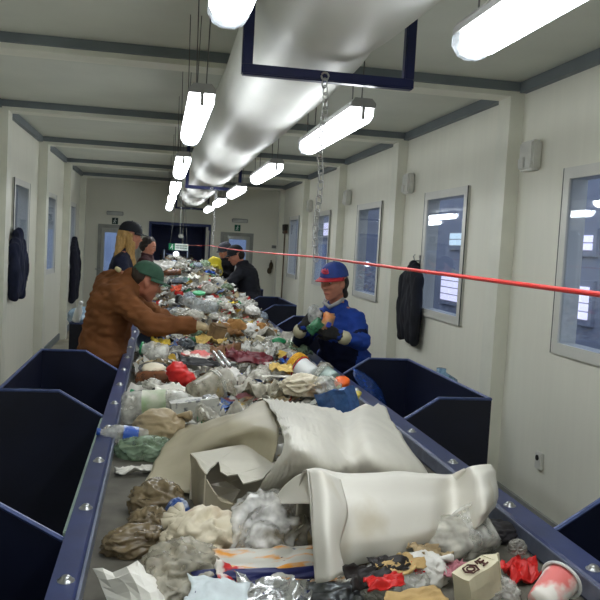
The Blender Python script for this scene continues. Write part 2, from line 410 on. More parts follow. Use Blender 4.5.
# blue U hangers
for i, (y, lab) in enumerate(((2.98, 'nearest blue steel hanger bracket carrying the duct'), (9.5, 'middle blue steel hanger bracket carrying the duct'), (15.7, 'farthest blue steel hanger bracket, by the duct end'))):
    o = empty('duct_hanger', (.61, y, 0)); tag(o, lab, 'bracket', 'duct hangers')
    bm = BM(); box(bm, -.335, .335, -.022, .022, 2.335, 2.375, 0, .005); link('cross_bar', bm, FRAMEBLUE, o)
    for s in (-1, 1):
        bm = BM(); box(bm, s*.315-.02, s*.315+.02, -.02, .02, 2.37, ZC, 0, .004); link('arm', bm, FRAMEBLUE, o)
    bm = BM(); tube(bm, [(-.02+.014*math.cos(a), -.03, 2.352+.014*math.sin(a)) for a in [2*PI*k/12 for k in range(12)]], .004, 6, True); link('shackle', bm, ZINC, o)
# chains that carry the pull cord
def chain(x, y, z0, z1, lab, sway=.006):
    bm = BM(); z = z1; k = 0
    while z > z0:
        L_, w = .036, .011
        ox = sway*math.sin(k*.55); oy = sway*math.cos(k*.8)
        pts = []
        for j in range(14):
            a = 2*PI*j/14; px = w*math.cos(a); pz = (L_/2-w)*(1 if math.sin(a) > 0 else -1)+w*math.sin(a)
            t = .6 if k % 2 else -.75
            pts.append((x+ox+px*math.cos(t), y+oy+px*math.sin(t), z-L_/2+pz))
        tube(bm, pts, .0027, 6, True); z -= L_-.0085; k += 1
    return tag(link('hanging_chain', bm, ZINC, None, True), lab, 'chain', 'chains holding the red rope')
chain(.59, 2.945, 1.672, 2.345, 'zinc chain hanging from the nearest blue hanger bracket')
chain(.635, 9.465, 1.65, 2.345, 'zinc chain hanging from the middle blue hanger bracket')
chain(.45, 15.66, 1.62, 2.345, 'zinc chain hanging from the farthest blue hanger bracket')
bm = BM(); pts = []
for k in range(80):
    y = -.8+16.4*k/79
    sag = -.012*abs(math.sin((y-2.945)/6.5*PI))
    x = .6+(.0 if y < 9.4 else -.022*(y-9.4))
    pts.append((x, y, 1.668+sag-(0 if y < 9.4 else .004*(y-9.4))))
tube(bm, pts, .0042, 8); tag(link('trip_rope', bm, REDROPE, None, True), 'red emergency trip rope strung along the whole belt at head height', 'rope')
# green and white hanging sign at the far end
c = aY(178.5, 247, 14.4)
o = empty('hanging_sign', c); tag(o, 'green and white exit sign hung over the far end of the belt', 'sign')
bm = BM(); box(bm, -.175, .175, -.008, .008, -.06, .06, 0, .003); link('board', bm, mat('sign_white', (216, 226, 222), .4), o)
bm = BM(); box(bm, -.175, -.065, -.0095, -.0075, -.06, .06); gp = link('pictogram_panel', bm, mat('sign_green', (22, 128, 84), .4), o)
bm = BM()
ball(bm, (-.113, -.0105, .034), (.009, .002, .009), 1); tube(bm, [(-.114, -.0105, .024), (-.122, -.0105, -.006), (-.106, -.0105, -.026), (-.112, -.0105, -.048)], .005, 6)
tube(bm, [(-.122, -.0105, -.006), (-.138, -.0105, -.02), (-.15, -.0105, -.036)], .005, 6); tube(bm, [(-.132, -.0105, .004), (-.118, -.0105, .016), (-.098, -.0105, .002)], .004, 6)
link('pictogram', bm, mat('sign_white', (216, 226, 222)), gp)
bm = BM()
for zz in (.022, -.018):
    for j in range(9): box(bm, -.05+j*.024, -.034+j*.024+.004*(j % 2), -.0095, -.0075, zz-.011, zz+.013)
link('lettering', bm, mat('sign_ink', (110, 132, 128), .5), o)
bm = BM()
for s in (-.15, .15): tube(bm, [(s, 0, .06), (s*.3, 0, 2.9-c.z)], .003, 6)
link('hanging_wire', bm, mat('dark_wire', (90, 90, 88), .5), o)
bm = BM(); p = aY(181, 236, 14.2); box(bm, p.x-.045, p.x+.045, p.y-.03, p.y+.03, p.z-.04, p.z+.03, 0, .012); tube(bm, [(p.x-.02, p.y, p.z), (p.x-.02, p.y, ZC)], .004, 6)
tag(link('pull_switch', bm, mat('switch_grey', (128, 130, 126), .5), None), 'small grey pull switch hung above the green and white sign', 'switch')
# emergency lamps and small pictograms over both doors
for (pc, pp, col, l1, l2) in (((115, 213.5), (115, 221), (38, 60, 54), 'slim emergency lamp above the half-hidden door behind the blond person', 'small dark exit pictogram above the door behind the blond person'),
                              ((240, 221), (237.5, 228), (16, 92, 66), 'slim emergency lamp above the door behind the people in black', 'small green exit pictogram above the door behind the people in black')):
    p = aY(*pc, YB-.05); o = empty('emergency_lamp', p); tag(o, l1, 'lamp', 'emergency lamps over the doors')
    bm = BM(); box(bm, -.165, .165, -.02, .05, -.035, .045, 0, .012); link('housing', bm, HOUSE, o)
    bm = BM(); box(bm, -.15, .15, -.045, -.02, -.03, .03, 0, .01); link('diffuser', bm, mat('opal_plastic', (190, 192, 186), .3), o)
    p = aY(*pp, YB-.012); o = empty('exit_pictogram', p); tag(o, l2, 'sign', 'exit pictograms over the doors')
    bm = BM(); box(bm, -.06, .06, -.004, .01, -.065, .065); link('board', bm, mat('pictogram_%s' % ('dark' if col[0] > 20 else 'green'), col, .5), o)
    bm = BM(); ball(bm, (.005, -.006, .04), (.013, .003, .013), 1); tube(bm, [(.004, -.006, .026), (-.006, -.006, -.008), (.012, -.006, -.03), (.004, -.006, -.055)], .007, 6); tube(bm, [(-.006, -.006, -.008), (-.035, -.006, -.045)], .007, 6); tube(bm, [(-.028, -.006, 0), (-.005, -.006, .02), (.03, -.006, .004)], .006, 6)
    link('pictogram', bm, mat('sign_white', (216, 226, 222)), o)
# white boxes high on the pillars of the woman's wall
for y, lab in ((4.97, 'white detector box beside the nearest window'), (7.6, 'white detector box above the hanging black jacket'), (10.2, 'white detector box above the third window'), (12.85, 'white detector box farthest along the wall of black jackets')):
    o = empty('wall_box', (XR, y, 2.4)); tag(o, lab, 'box', 'white boxes on the wall')
    bm = BM(); box(bm, -.075, 0, -.1, .1, -.1, .1, 0, .015); link('cover', bm, mat('box_white', (208, 208, 200), .4), o)
    bm = BM(); box(bm, -.086, -.073, .0, .085, -.085, -.01, 0, .008); link('lens', bm, WINW, o)
o = empty('wall_socket', (XR, 4.58, .42)); tag(o, 'white wall socket low on the wall under the nearest window', 'socket')
bm = BM(); box(bm, -.025, 0, -.04, .04, -.055, .055, 0, .006); link('plate', bm, WINW, o)
bm = BM(); tube(bm, [(-.03, .005, .02), (-.02, .005, .02)], .018, 12); link('outlet_hole', bm, mat('socket_dark', (40, 38, 34), .6), o)
# small things on the end wall
p = aY(276.5, 247, YB-.02); bm = BM(); box(bm, p.x-.1, p.x+.03, p.y-.02, p.y+.02, p.z-.03, p.z+.03, 0, .005); tag(link('wall_switch', bm, mat('switch_grey', (128, 130, 126), .5)), 'grey switch box on the end wall beside the last pillar', 'switch')
p = aY(271, 266, YB-.04); bm = BM(); ball(bm, (p.x, p.y, p.z), (.045, .03, .09)); ball(bm, (p.x-.03, p.y, p.z-.1), (.05, .03, .07)); tube(bm, [(p.x, p.y+.03, p.z+.12), (p.x, p.y, p.z+.05)], .012)
tag(link('work_glove', bm, mat('glove_dark', (74, 64, 50), .9)), 'dark work glove hung on the end wall near its corner', 'glove')
# broom hung on the wall by the last window
p = V((XR-.06, 15.2, 0)); o = empty('broom', p); tag(o, 'dark broom standing head up against the wall before the last window', 'broom')
bm = BM(); tube(bm, [(0, 0, .0), (0, -.02, 1.98)], .014); link('handle', bm, mat('broom_handle', (92, 74, 58), .6), o)
bm = BM(); box(bm, -.03, .03, -.14, .14, 1.96, 2.02, 0, .01); hd = link('head', bm, mat('broom_wood', (84, 62, 46), .6), o)
bm = BM(); prism(bm, [(-.13, 2.02), (.13, 2.02), (.17, 2.14), (-.17, 2.14)], 'x', -.03, .03); link('bristles', bm, mat('broom_bristle', (46, 40, 38), .9, 0, .4, 60), hd)
# ================================================================ sorting conveyor
BL, BR, BZ = -.135, 1.03, .90
cv = empty('sorting_conveyor', (.45, 8, 0)); tag(cv, 'long waste sorting belt with blue steel side rails running down the cabin', 'conveyor')
def under(o, p):
    o.parent = p; o.matrix_parent_inverse = Matrix.Translation(-p.location); return o
bm = BM(); box(bm, BL-.02, BR+.02, -1.2, 17.6, BZ-.03, BZ); under(link('belt', bm, BELT), cv)
for s in (-1, 1):
    bm = BM(); o_, i_ = (-.2, BL) if s < 0 else (1.117, BR)
    # folded rail section: outer skirt, top flange, inner lip
    top = .952
    pr = [(o_, .70), (o_, top), (o_-s*.0, top+.006), (i_+s*.012, top+.006), (i_, top-.006), (i_, BZ+.004), (i_+s*.008, BZ+.004), (i_+s*.008, top-.012), (o_-s*.01, top-.012), (o_-s*.01, .70)]
    prism(bm, pr, 'y', -1.2, 16.2); rail = under(link('side_rail', bm, RAILB), cv)
    bm = BM(); box(bm, i_-.004, i_+.003, -1.2, 16.2, BZ+.01, top+.004, 0, .0015); under(link('wear_strip', bm, mat('scuffed_steel', (128, 136, 158), .35, .6, .15, 20)), cv)
    for k in range(24):
        y = .3+.465*k
        bm = BM(); bx = (o_+i_)/2
        lathe(bm, [(.019, 0), (.019, .003), (.012, .004), (.012, .009), (.007, .013), (0, .014)], 12, 0, Matrix.Translation((bx, y, top+.005)))
        under(link('bolt', bm, STEEL, None, True), cv)
    for k in range(7):
        y = .2+2.6*k; bm = BM(); box(bm, o_-.02 if s > 0 else o_, o_ if s > 0 else o_+.02, y-.04, y+.04, 0, .72)
        xx = o_-s*.05; bm = BM(); box(bm, xx-.035, xx+.035, y-.04, y+.04, 0, .72, 0, .004); under(link('leg', bm, RAILB), cv)
bm = BM(); box(bm, BL+.03, BR-.03, -1.1, 16, .72, .78); under(link('belt_pan', bm, NAVY), cv)
bm = BM(); box(bm, -.212, -.2, 2.02, 3.33, .70, .945, 0, .004); under(tag_l := link('edge_guard', bm, mat('pale_green_guard', (150, 172, 158), .5, 0, .15, 12)), cv)
tag_l['label'] = 'pale green guard strip on the rail edge'

# ================================================================ steel drop bins beside the belt
def drop_bin(side, y0, y1, label):
    xr, xc, xw = (-.205, -.385, -.63) if side < 0 else (1.122, 1.285, 1.54)
    zr, zt = .945, 1.05; t = .008*(-side)
    o = empty('drop_bin', ((xr+xw)/2, (y0+y1)/2, 0)); tag(o, label, 'bin', 'navy steel drop bins along the belt')
    prof = [(xr, .02), (xr, zr), (xc, zt), (xw, zt), (xw, .02)]
    for y in (y0, y1):
        a, b = (y, y+.008) if y == y0 else (y-.008, y)
        bm = BM(); prism(bm, prof, 'y', a, b); e = under(link('end_panel', bm, NAVY), o)
        bm = BM(); yy = (a+b)/2
        tube(bm, [(xr, yy, zr), (xc, yy, zt), (xw, yy, zt)], .0075, 6); r = link('folded_rim', bm, EDGE, e)
    bm = BM(); box(bm, min(xw, xw+t), max(xw, xw+t), y0+.008, y1-.008, .02, zt); e = under(link('back_panel', bm, NAVY), o)
    bm = BM(); tube(bm, [(xw+t/2, y0, zt), (xw+t/2, y1, zt)], .0075, 6); link('folded_rim', bm, EDGE, e)
    bm = BM(); box(bm, min(xr, xr-t), max(xr, xr-t), y0+.008, y1-.008, .02, .68); under(link('front_panel', bm, NAVY), o)
    bm = BM(); box(bm, min(xr, xw)+.01, max(xr, xw)-.01, y0+.01, y1-.01, .02, .03); under(link('floor_plate', bm, NAVY), o)
    return o
# fix parenting of rims: they are modelled in world space under panels that sit at the origin of their bin
drop_bin(-1, .72, 1.97, 'navy steel drop bin on the brown-jacketed man\'s side, nearest the viewer')
drop_bin(-1, 3.345, 4.55, 'empty navy steel drop bin just in front of the man in brown')
drop_bin(-1, 5.97, 7.25, 'navy steel drop bin behind the man in brown, heaped with bluish plastic')
drop_bin(1, .72, 1.985, 'navy steel drop bin at the near corner on the blue-jacketed woman\'s side')
drop_bin(1, 3.355, 4.58, 'large navy steel drop bin just in front of the woman in blue')
drop_bin(1, 5.98, 7.3, 'navy steel drop bin half hidden behind the woman in blue')
drop_bin(1, 8.58, 9.92, 'navy steel drop bin between the woman in blue and the man in black')
drop_bin(1, 11.45, 12.6, 'farthest navy steel drop bin, behind the man in black')
# ================================================================ people
def frame(fwd, upv=(0, 0, 1)):
    f = V(fwd).normalized(); s = f.cross(V(upv)).normalized(); u = s.cross(f)
    return f, s, u                                  # forward, person's right, up
def head_parts(bm, c, fwd, s=1.0, roll=(0, 0, 1), fem=False):
    """skull, jaw, nose, ears, brow, cheeks, lips around head centre c"""
    f, r, u = frame(fwd, roll)
    P = lambda a, b, d: c+(f*a+r*b+u*d)*s           # forward, right, up
    def ell(p, rad, sub=3):
        g = bmesh.ops.create_icosphere(bm, subdivisions=sub, radius=1)['verts']
        for v in g: q = v.co.copy(); v.co = p+(f*q.x*rad[0]+r*q.y*rad[1]+u*q.z*rad[2])*s
    ell(P(-.012, 0, .035), (.098, .076, .088))
    hull(bm, [(P(.052, 0, -.095), .022*s), (P(.0, .045, -.055), .025*s), (P(.0, -.045, -.055), .025*s), (P(.05, .028, -.0), .035*s), (P(.05, -.028, 0), .035*s), (P(-.02, 0, -.03), .05*s)])
    capsule(bm, P(.083, 0, .018), .009*s, P(.104, 0, -.022), .013*s)                 # nose
    for b in (-1, 1):
        ell(P(.088, b*.014, -.026), (.010, .008, .008), 2)
        ell(P(.066, b*.034, -.018), (.022, .022, .018), 2)                           # cheek
        ell(P(-.008, b*.078, -.008), (.018, .009, .03), 2)                           # ear
        capsule(bm, P(.082, b*.012, .034), .011*s, P(.068, b*.042, .032), .011*s)    # brow
    capsule(bm, P(.078, -.018, -.056), .008*s, P(.078, .018, -.056), .008*s)
    capsule(bm, P(.075, -.015, -.068), .009*s, P(.075, .015, -.068), .009*s)
    ell(P(.066, 0, -.094), (.018, .022, .016), 2)
    return P
def face_bits(P, root, f, brow=(60, 42, 34), lip=(150, 84, 76), s=1):
    for b in (-1, 1):
        bm = BM(); ball(bm, P(.076, b*.031, .014), .0105*s, 2); e = link('eye', bm, mat('eye_white', (214, 208, 200), .2), root, True)
        bm = BM(); ball(bm, P(.0835, b*.032, .013), .0055*s, 2); link('iris', bm, mat('eye_iris', (44, 34, 28), .15), e, True)
        bm = BM(); tube(bm, [P(.094, b*.012, .036), P(.091, b*.028, .044), P(.078, b*.05, .036)], [.003*s, .0042*s, .0025*s], 6); link('eyebrow', bm, mat('hair_%d' % brow[0], brow, .8) if 0 else mat('eyebrow_hair', brow, .8), root, True)
    bm = BM(); tube(bm, [P(.074, -.026, -.062), P(.0845, -.01, -.0605), P(.0845, .01, -.0605), P(.074, .026, -.062)], [.002*s, .0055*s, .0055*s, .002*s], 6)
    link('lips', bm, mat('lip', lip, .4), root, True)
def hand_shapes(bm, w, d, n, side, curl=.7, r=1.0, spread=.22, grip_thumb=.6):
    """w wrist, d finger direction, n palm normal (the way fingers curl), side +1 = thumb on d x n side"""
    d = V(d).normalized(); n = (V(n)-d*V(n).dot(d)).normalized(); t = d.cross(n)*side
    hull(bm, [(w, .024*r), (w+d*.035+t*.022, .021*r), (w+d*.082+t*.030, .0155*r), (w+d*.085-t*.032, .0145*r), (w+d*.03-t*.024, .019*r)])
    for k, (off, L_, rad) in enumerate(((.031, .078, .0098), (.0105, .088, .0102), (-.011, .081, .0098), (-.031, .063, .0088))):
        p = w+d*.086+t*off; dd = (d+t*(off*spread*4)).normalized(); a = 0
        for seg, fr in enumerate((.45, .32, .25)):
            a += curl*(.55, .75, .6)[seg]
            v = dd*math.cos(a)+n*math.sin(a); q = p+v*L_*fr
            capsule(bm, p, rad*r*(1, .93, .86)[seg], q, rad*r*(.93, .86, .78)[seg]); p = q
    p = w+d*.028+t*.026; a = grip_thumb
    v = (d*.75+t*.75+n*.35).normalized(); q = p+v*.04; capsule(bm, p, .0135*r, q, .0118*r)
    v2 = (d*.9+t*.25+n*(.3+a)).normalized(); q2 = q+v2*.032; capsule(bm, q, .0115*r, q2, .0105*r)
    v3 = (d*.9-t*.1+n*(.4+a)).normalized(); capsule(bm, q2, .0105*r, q2+v3*.027, .009*r)
def folds(amp, freq=9, seed=0, axis=(1, 1, 2.2)):
    def f(p):
        q = V((p.x*axis[0], p.y*axis[1], p.z*axis[2]))*freq+V((seed, seed*2, 0))
        return amp*(abs(noise.noise(q))*1.6-.35+.5*noise.noise(q*2.3))
    return f
def person(J, mats, label, fem=False, vox=.009, hand_kw=None, face=True, gloves=True, skin=SKIN, jack_vox=.011, fold=.010, bulk=1.0, pick=None):
    """J: joints in the room. One continuous body, with clothes, hair and gloves as its children"""
    root = empty('person', (J['pel'].x, J['pel'].y, 0)); tag(root, label, 'person')
    inv = Matrix.Translation(-root.location)
    grp = []
    f, r, u = frame(J['look'], J.get('headup', (0, 0, 1)))
    hs = J.get('hs', 1.0); c = J['head']
    bm = BM()
    P = head_parts(bm, c, J['look'], hs, J.get('headup', (0, 0, 1)), fem)
    capsule(bm, P(-.03, 0, -.06), .05*hs, J['neck'], .055)
    k = .88 if fem else 1.0
    hull(bm, [(J['shR'], .055*k), (J['shL'], .055*k), (J['neck'], .06), (J['chest'], .125*k)])
    hull(bm, [(J['chest'], .125*k), (J['shR']*.6+J['chest']*.4, .08*k), (J['shL']*.6+J['chest']*.4, .08*k), (J['waist'], .115*k)])
    hull(bm, [(J['waist'], .115*k), (J['hipR'], .1), (J['hipL'], .1)])
    for s in 'RL':
        capsule(bm, J['sh'+s], .052*k, J['el'+s], .042*k); capsule(bm, J['el'+s], .041*k, J['wr'+s], .028*k)
        capsule(bm, J['hip'+s], .088, J['kn'+s], .06); capsule(bm, J['kn'+s], .058, J['an'+s], .04)
        hull(bm, [(J['an'+s], .04), (J['an'+s]+J['toe']*.17-V((0, 0, .045)), .03), (J['an'+s]-J['toe']*.04-V((0, 0, .045)), .03)])
        hand_shapes(bm, J['wr'+s], J['hd'+s], J['hn'+s], J['hs'+s], J.get('curl', .6), .84)
    body = fuse('body', bm, skin, root, vox, 4); body.matrix_parent_inverse = inv
    def kid(o, par=None):
        o.parent = root; o.matrix_parent_inverse = inv; return o
    if face:
        class Z: pass
        before = set(COL.objects)
        face_bits(P, None, f, s=hs)
        for o in set(COL.objects)-before:
            if o.parent is None: kid(o)
    # jacket
    b = bulk
    bm = BM()
    nk = J['neck']
    hull(bm, [(J['shR'], .078*b*k), (J['shL'], .078*b*k), (nk-V((0, 0, .03)), .075), (J['chest'], .158*b*k)])
    hull(bm, [(J['chest'], .158*b*k), (J['shR']*.6+J['chest']*.4, .105*b*k), (J['shL']*.6+J['chest']*.4, .105*b*k), (J['waist'], .15*b*k)])
    hem = J['hem']
    hull(bm, [(J['waist'], .15*b*k), (J['hipR']*(1-hem)+J['waist']*hem, .13*b), (J['hipL']*(1-hem)+J['waist']*hem, .13*b)])
    for s in 'RL':
        capsule(bm, J['sh'+s], .078*b*k, J['el'+s], .068*b*k); capsule(bm, J['el'+s], .067*b*k, J['wr'+s]-(J['wr'+s]-J['el'+s]).normalized()*.01, .05*b*k)
    # collar
    cp = nk+(c-nk).normalized()*.02
    cf, cr_, cu = frame(V((f.x, f.y, 0)), (c-nk).normalized())
    
    for up_, rr_ in ((-.012, .07), (.016, .066)): tube(bm, [cp+cf*rr_*math.cos(a)+cr_*rr_*math.sin(a)+cu*(up_-.014*math.cos(a)) for a in [2*PI*q/14 for q in range(14)]], .019, 8, True)
    jk = kid(fuse('jacket', bm, mats['jacket'], None, jack_vox, 4, folds(fold), mats=[mats['jacket'], mats.get('jacket2', mats['jacket'])], pick=pick))
    # trousers
    bm = BM(); hull(bm, [(J['hipR'], .118), (J['hipL'], .118), (J['waist']*.5+(J['hipR']+J['hipL'])*.25, .12)])
    for s in 'RL':
        capsule(bm, J['hip'+s], .108, J['kn'+s], .08); capsule(bm, J['kn'+s], .08, J['an'+s]+V((0, 0, .03)), .065)
    kid(fuse('trousers', bm, mats['trousers'], None, .016, 4, folds(.008)))
    for s in 'RL':
        bm = BM(); hull(bm, [(J['an'+s], .05), (J['an'+s]+J['toe']*.18-V((0, 0, .045)), .038), (J['an'+s]-J['toe']*.05-V((0, 0, .045)), .038), (J['an'+s]+V((0, 0, .06)), .05)])
        kid(fuse('boot', bm, mat('black_boot', (26, 24, 22), .5), None, .012, 3))
        if gloves:
            bm = BM(); hand_shapes(bm, J['wr'+s], J['hd'+s], J['hn'+s], J['hs'+s], J.get('curl', .6), 1.12)
            d = V(J['hd'+s]).normalized(); capsule(bm, J['wr'+s]-d*.05, .042, J['wr'+s]+d*.01, .034)
            kid(fuse('glove', bm, mats['glove'+s] if 'glove'+s in mats else mats['glove'], None, .0055, 3, folds(.002, 40)))
    J['P'] = P; J['root'] = root; J['kid'] = kid
    return root, P, kid
def cap(P, kid, hs, m, brim_m, f_r_u, up_off=.045, tilt=0, logo=None, brim_len=.075, name='cap'):
    f, r, u = f_r_u
    c = P(-.012, 0, up_off-.01); bm = BM(); n = 20; rings = []
    prof = [(0, .092), (.2, .091), (.42, .086), (.64, .075), (.82, .055), (.95, .028), (1.0, .004), (1.01, -.008), (.98, -.008), (.94, .0)]
    for rr, h in prof:
        if rr == 0: rings.append([bm.verts.new(c+u*h*hs)])
        else: rings.append([bm.verts.new(c+(f*.112*rr*math.cos(2*PI*k/n)+r*.089*rr*math.sin(2*PI*k/n)+u*h)*hs) for k in range(n)])
    for A, B in zip(rings, rings[1:]):
        for k in range(n):
            vs = []
            for v in (A[k % len(A)], A[(k+1) % len(A)], B[(k+1) % len(B)], B[k % len(B)]):
                if v not in vs: vs.append(v)
            bm.faces.new(vs)
    for k in range(0, 20, 4): pass
    g = ball(bm, c+u*.092*hs, .007*hs, 1)
    crown = kid(link(name, bm, m, None, True))
    bm = BM(); G = []
    for i in range(6):
        t = i/5; row = []
        for k in range(13):
            a = (k/12-.5)*PI*.92
            rr = .112*.98+t*brim_len*max(0, math.cos(a))**.7
            x = rr*math.cos(a); y = .089*math.sin(a)*(1+.08*t)
            row.append(bm.verts.new(c+(f*x+r*y+u*(-.004-.012*t-.25*(y*y)*t*6))*hs))
        G.append(row)
    for A, B in zip(G, G[1:]):
        for k in range(12): bm.faces.new((A[k], A[k+1], B[k+1], B[k]))
    thicken(bm, .004*hs)
    br = link('brim', bm, brim_m, crown, True)
    if logo:
        bm = BM()
        def q(y, z): a = math.asin(max(-1, min(1, y/.089))); h = z; k = math.sqrt(max(0, 1-((h+.002)/.098)**2)); return c+(f*(.114*k*math.cos(a)+.004)+r*y*k+u*h)*hs
        for pts in ([(-.03, .03), (-.02, .052), (-.006, .034), (.004, .054), (.014, .036), (.03, .05)], [(-.03, .03), (-.01, .026), (.012, .03), (.032, .04)], [(-.02, .04), (.0, .044), (.022, .043)]):
            tube(bm, [q(*p) for p in pts], .006*hs, 6)
        link('emblem', bm, logo, crown, True)
    return crown
def hair(kid, parts, m, vox=.008, amp=.006, freq=40, name='hair'):
    bm = BM()
    for q in parts:
        if len(q) == 2: ball(bm, q[0], q[1], 3)
        else: capsule(bm, *q)
    return kid(fuse(name, bm, m, None, vox, 2, lambda p: amp*noise.noise(V((p.x*freq, p.y*freq, p.z*freq*.25)))))
def L3(p, x=0, y=0, z=0): return p+V((x, y, z))

# ---- the man in the brown jacket, bent over the belt
th = math.radians(24); fwd = V((math.cos(th), math.sin(th), 0)); rgt = V((math.sin(th), -math.cos(th), 0))
neck = aY(129, 279, 5.24); chest = aY(112, 308, 5.25); waist = aY(104, 342, 5.25); hc = aY(146.5, 283, 5.22)
J = dict(head=hc, look=V((.90, .16, -.33)), hs=.98, neck=neck, chest=chest, waist=waist,
         shR=aY(123, 300, 5.06), shL=aY(109, 281, 5.45), elR=aY(152, 326, 4.92), wrR=aY(192, 325, 4.98), elL=aY(150, 312, 5.62), wrL=aY(172, 322, 5.66),
         hdR=(1, .05, -.12), hnR=(.1, .25, -1), hsR=1, hdL=(1, -.2, -.3), hnL=(0, -.3, -1), hsL=-1, curl=.75,
         hem=.05, toe=V((.9, .2, 0)))
pel = aY(101, 366, 5.25); pel.z = .93; J['pel'] = pel
J['hipR'] = pel+rgt*.1+V((-.0, 0, -.02)); J['hipL'] = pel-rgt*.1+V((-.0, 0, -.02))
for s, sg in (('R', 1), ('L', -1)):
    h = J['hip'+s]; J['kn'+s] = V((h.x+.0, h.y, .50)); J['an'+s] = V((h.x-.06, h.y, .09))
BROWN = mat('brown_work_jacket', (120, 77, 47), .85, 0, .14, 9, .12, .15)
GREENCAP = mat('green_cap_cloth', (54, 88, 70), .8, 0, .1, 30, .05)
TANG = mat('tan_glove', (168, 150, 116), .85, 0, .25, 24, .1)
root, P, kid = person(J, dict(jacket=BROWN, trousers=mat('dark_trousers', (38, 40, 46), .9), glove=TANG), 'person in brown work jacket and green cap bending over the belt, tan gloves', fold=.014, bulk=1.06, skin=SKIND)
FR = frame(J['look'])
cap(P, kid, .98, GREENCAP, GREENCAP, FR, .064, brim_len=.085)
hair(kid, [(P(-.055, 0, .035), .074), (P(-.078, 0, -.02), .042), (P(-.05, .058, .015), .018), (P(-.05, -.058, .015), .018)], mat('dark_brown_hair', (48, 38, 30), .7))
bm = BM(); cp = neck+V((-.02, 0, .045)); tube(bm, [cp+V((-.045, -.05, .01)), cp+V((-.06, 0, .02)), cp+V((-.045, .05, .01))], .014, 8); kid(link('shirt_collar', bm, mat('cream_shirt', (196, 184, 140), .8), None, True))
hold = J['wrR']+V((.105, .0, -.035))
bm = BM(); box(bm, -.05, .05, -.04, .04, -.06, .06, 0, .012)
for v in bm.verts: v.co += V((noise.noise(v.co*30), noise.noise(v.co*30+V((5, 0, 0))), 0))*.012
o = link('cardboard_chunk', bm, mat('dirty_cardboard', (128, 104, 74), .85, 0, .25, 14, .1)); o.location = hold+V((.05, -.02, -.01)); o.rotation_euler = (.3, .2, .5)
tag(o, 'crushed brown cardboard chunk gripped in the tan glove over the belt', 'cardboard')

# ---- the woman in the blue jacket
hc = aY(333.5, 283, 5.26); neck = aY(337, 306, 5.31)
J = dict(head=hc, look=V((-.74, -.64, -.14)), hs=1.02, neck=L3(neck, 0, 0, -.02), chest=aY(341, 334, 5.32), waist=aY(344, 368, 5.34),
         shR=aY(319, 318, 5.46), shL=aY(356, 320, 5.18), elR=aY(301, 341, 5.32), elL=aY(362, 343, 5.04), wrR=aY(304, 326, 5.07), wrL=aY(337, 335, 4.93),
         hdR=(.35, -.35, .55), hnR=(.7, .45, -.2), hsR=-1, hdL=(-.85, -.2, .30), hnL=(-.35, .85, .2), hsL=1, curl=.62, hem=.0, toe=V((-.8, -.3, 0)))
pel = V((J['waist'].x+.0, 5.36, .92)); J['pel'] = pel; rgt = V((-.6, .7, 0)).normalized()
J['hipR'] = pel+rgt*.09; J['hipL'] = pel-rgt*.09
for s in 'RL':
    h = J['hip'+s]; J['kn'+s] = V((h.x, h.y, .5)); J['an'+s] = V((h.x+.03, h.y, .09))
BLUEJ = mat('royal_blue_jacket', (34, 64, 146), .75, 0, .14, 12, .08, .2)
NAVYJ = mat('navy_overall_cloth', (20, 26, 52), .85, 0, .2, 12, .08, .15)
zc_, stripe = J['chest'].z-.045, (J['elL']+J['shL'])*.5
def pk(p):
    q = (p-J['shL']); e = (J['elL']-J['shL']); t = q.dot(e)/e.length_squared
    if t > .64 and t < .78 and (q-e*t).length < .12: return 1
    if (p-J['waist']).to_2d().length < .20 and p.z < zc_ and abs((p-J['chest']).to_2d().dot(V((.35, -.3)).normalized())) < .16: return 1
    if p.x < J['elR'].x+.09 and p.z < J['elR'].z+.05: return 1
    return 0
root, P, kid = person(J, dict(jacket=BLUEJ, jacket2=NAVYJ, trousers=NAVYJ, glove=mat('black_work_glove', (32, 32, 32), .8, 0, .3, 30, .1)),
    'person in a royal blue jacket and blue cap with red brim holding crumpled packaging', fem=True, fold=.012, bulk=1.02, pick=pk)
FR = frame(J['look'])
REDB = mat('red_brim', (176, 38, 48), .6)
cap(P, kid, 1.02, mat('blue_cap_cloth', (42, 66, 138), .7, 0, .08, 30), REDB, FR, .062, logo=mat('cap_emblem_red', (196, 60, 84), .5), brim_len=.075)
hair(kid, [(P(-.05, 0, -.005), .078), (P(-.085, 0, -.05), .045), (P(-.075, .03, -.085), .03), (P(-.075, -.03, -.085), .032), (P(-.035, .064, .01), .022), (P(-.035, -.064, .01), .022)], mat('dark_hair', (36, 28, 26), .6))
bm = BM(); cp = J['neck']+V((-.02, -.015, .055))
tube(bm, [cp+V((.05, -.03, .02)), cp+V((.0, -.07, -.01)), cp+V((-.05, -.06, -.04)), cp+V((-.075, .0, -.015)), cp+V((-.05, .05, .02))], .014, 8); kid(link('scarf', bm, mat('grey_scarf', (164, 166, 166), .9), None, True))
for s in 'RL':
    d = V(J['hd'+s]).normalized(); w = J['wr'+s]-d*.045; a = (J['wr'+s]-J['el'+s]).normalized()
    bm = BM(); capsule(bm, w-a*.02, .047, w-a*.002, .047); kid(link('cuff', bm, mat('cream_cuff', (186, 180, 150), .8), None, True))
held = (J['wrR']+J['wrL'])*.5+V((-.01, -.06, .05))
o = empty('held_packet', held); tag(o, 'crumpled orange, green and clear packaging held in the black gloves of the person in blue', 'packaging')
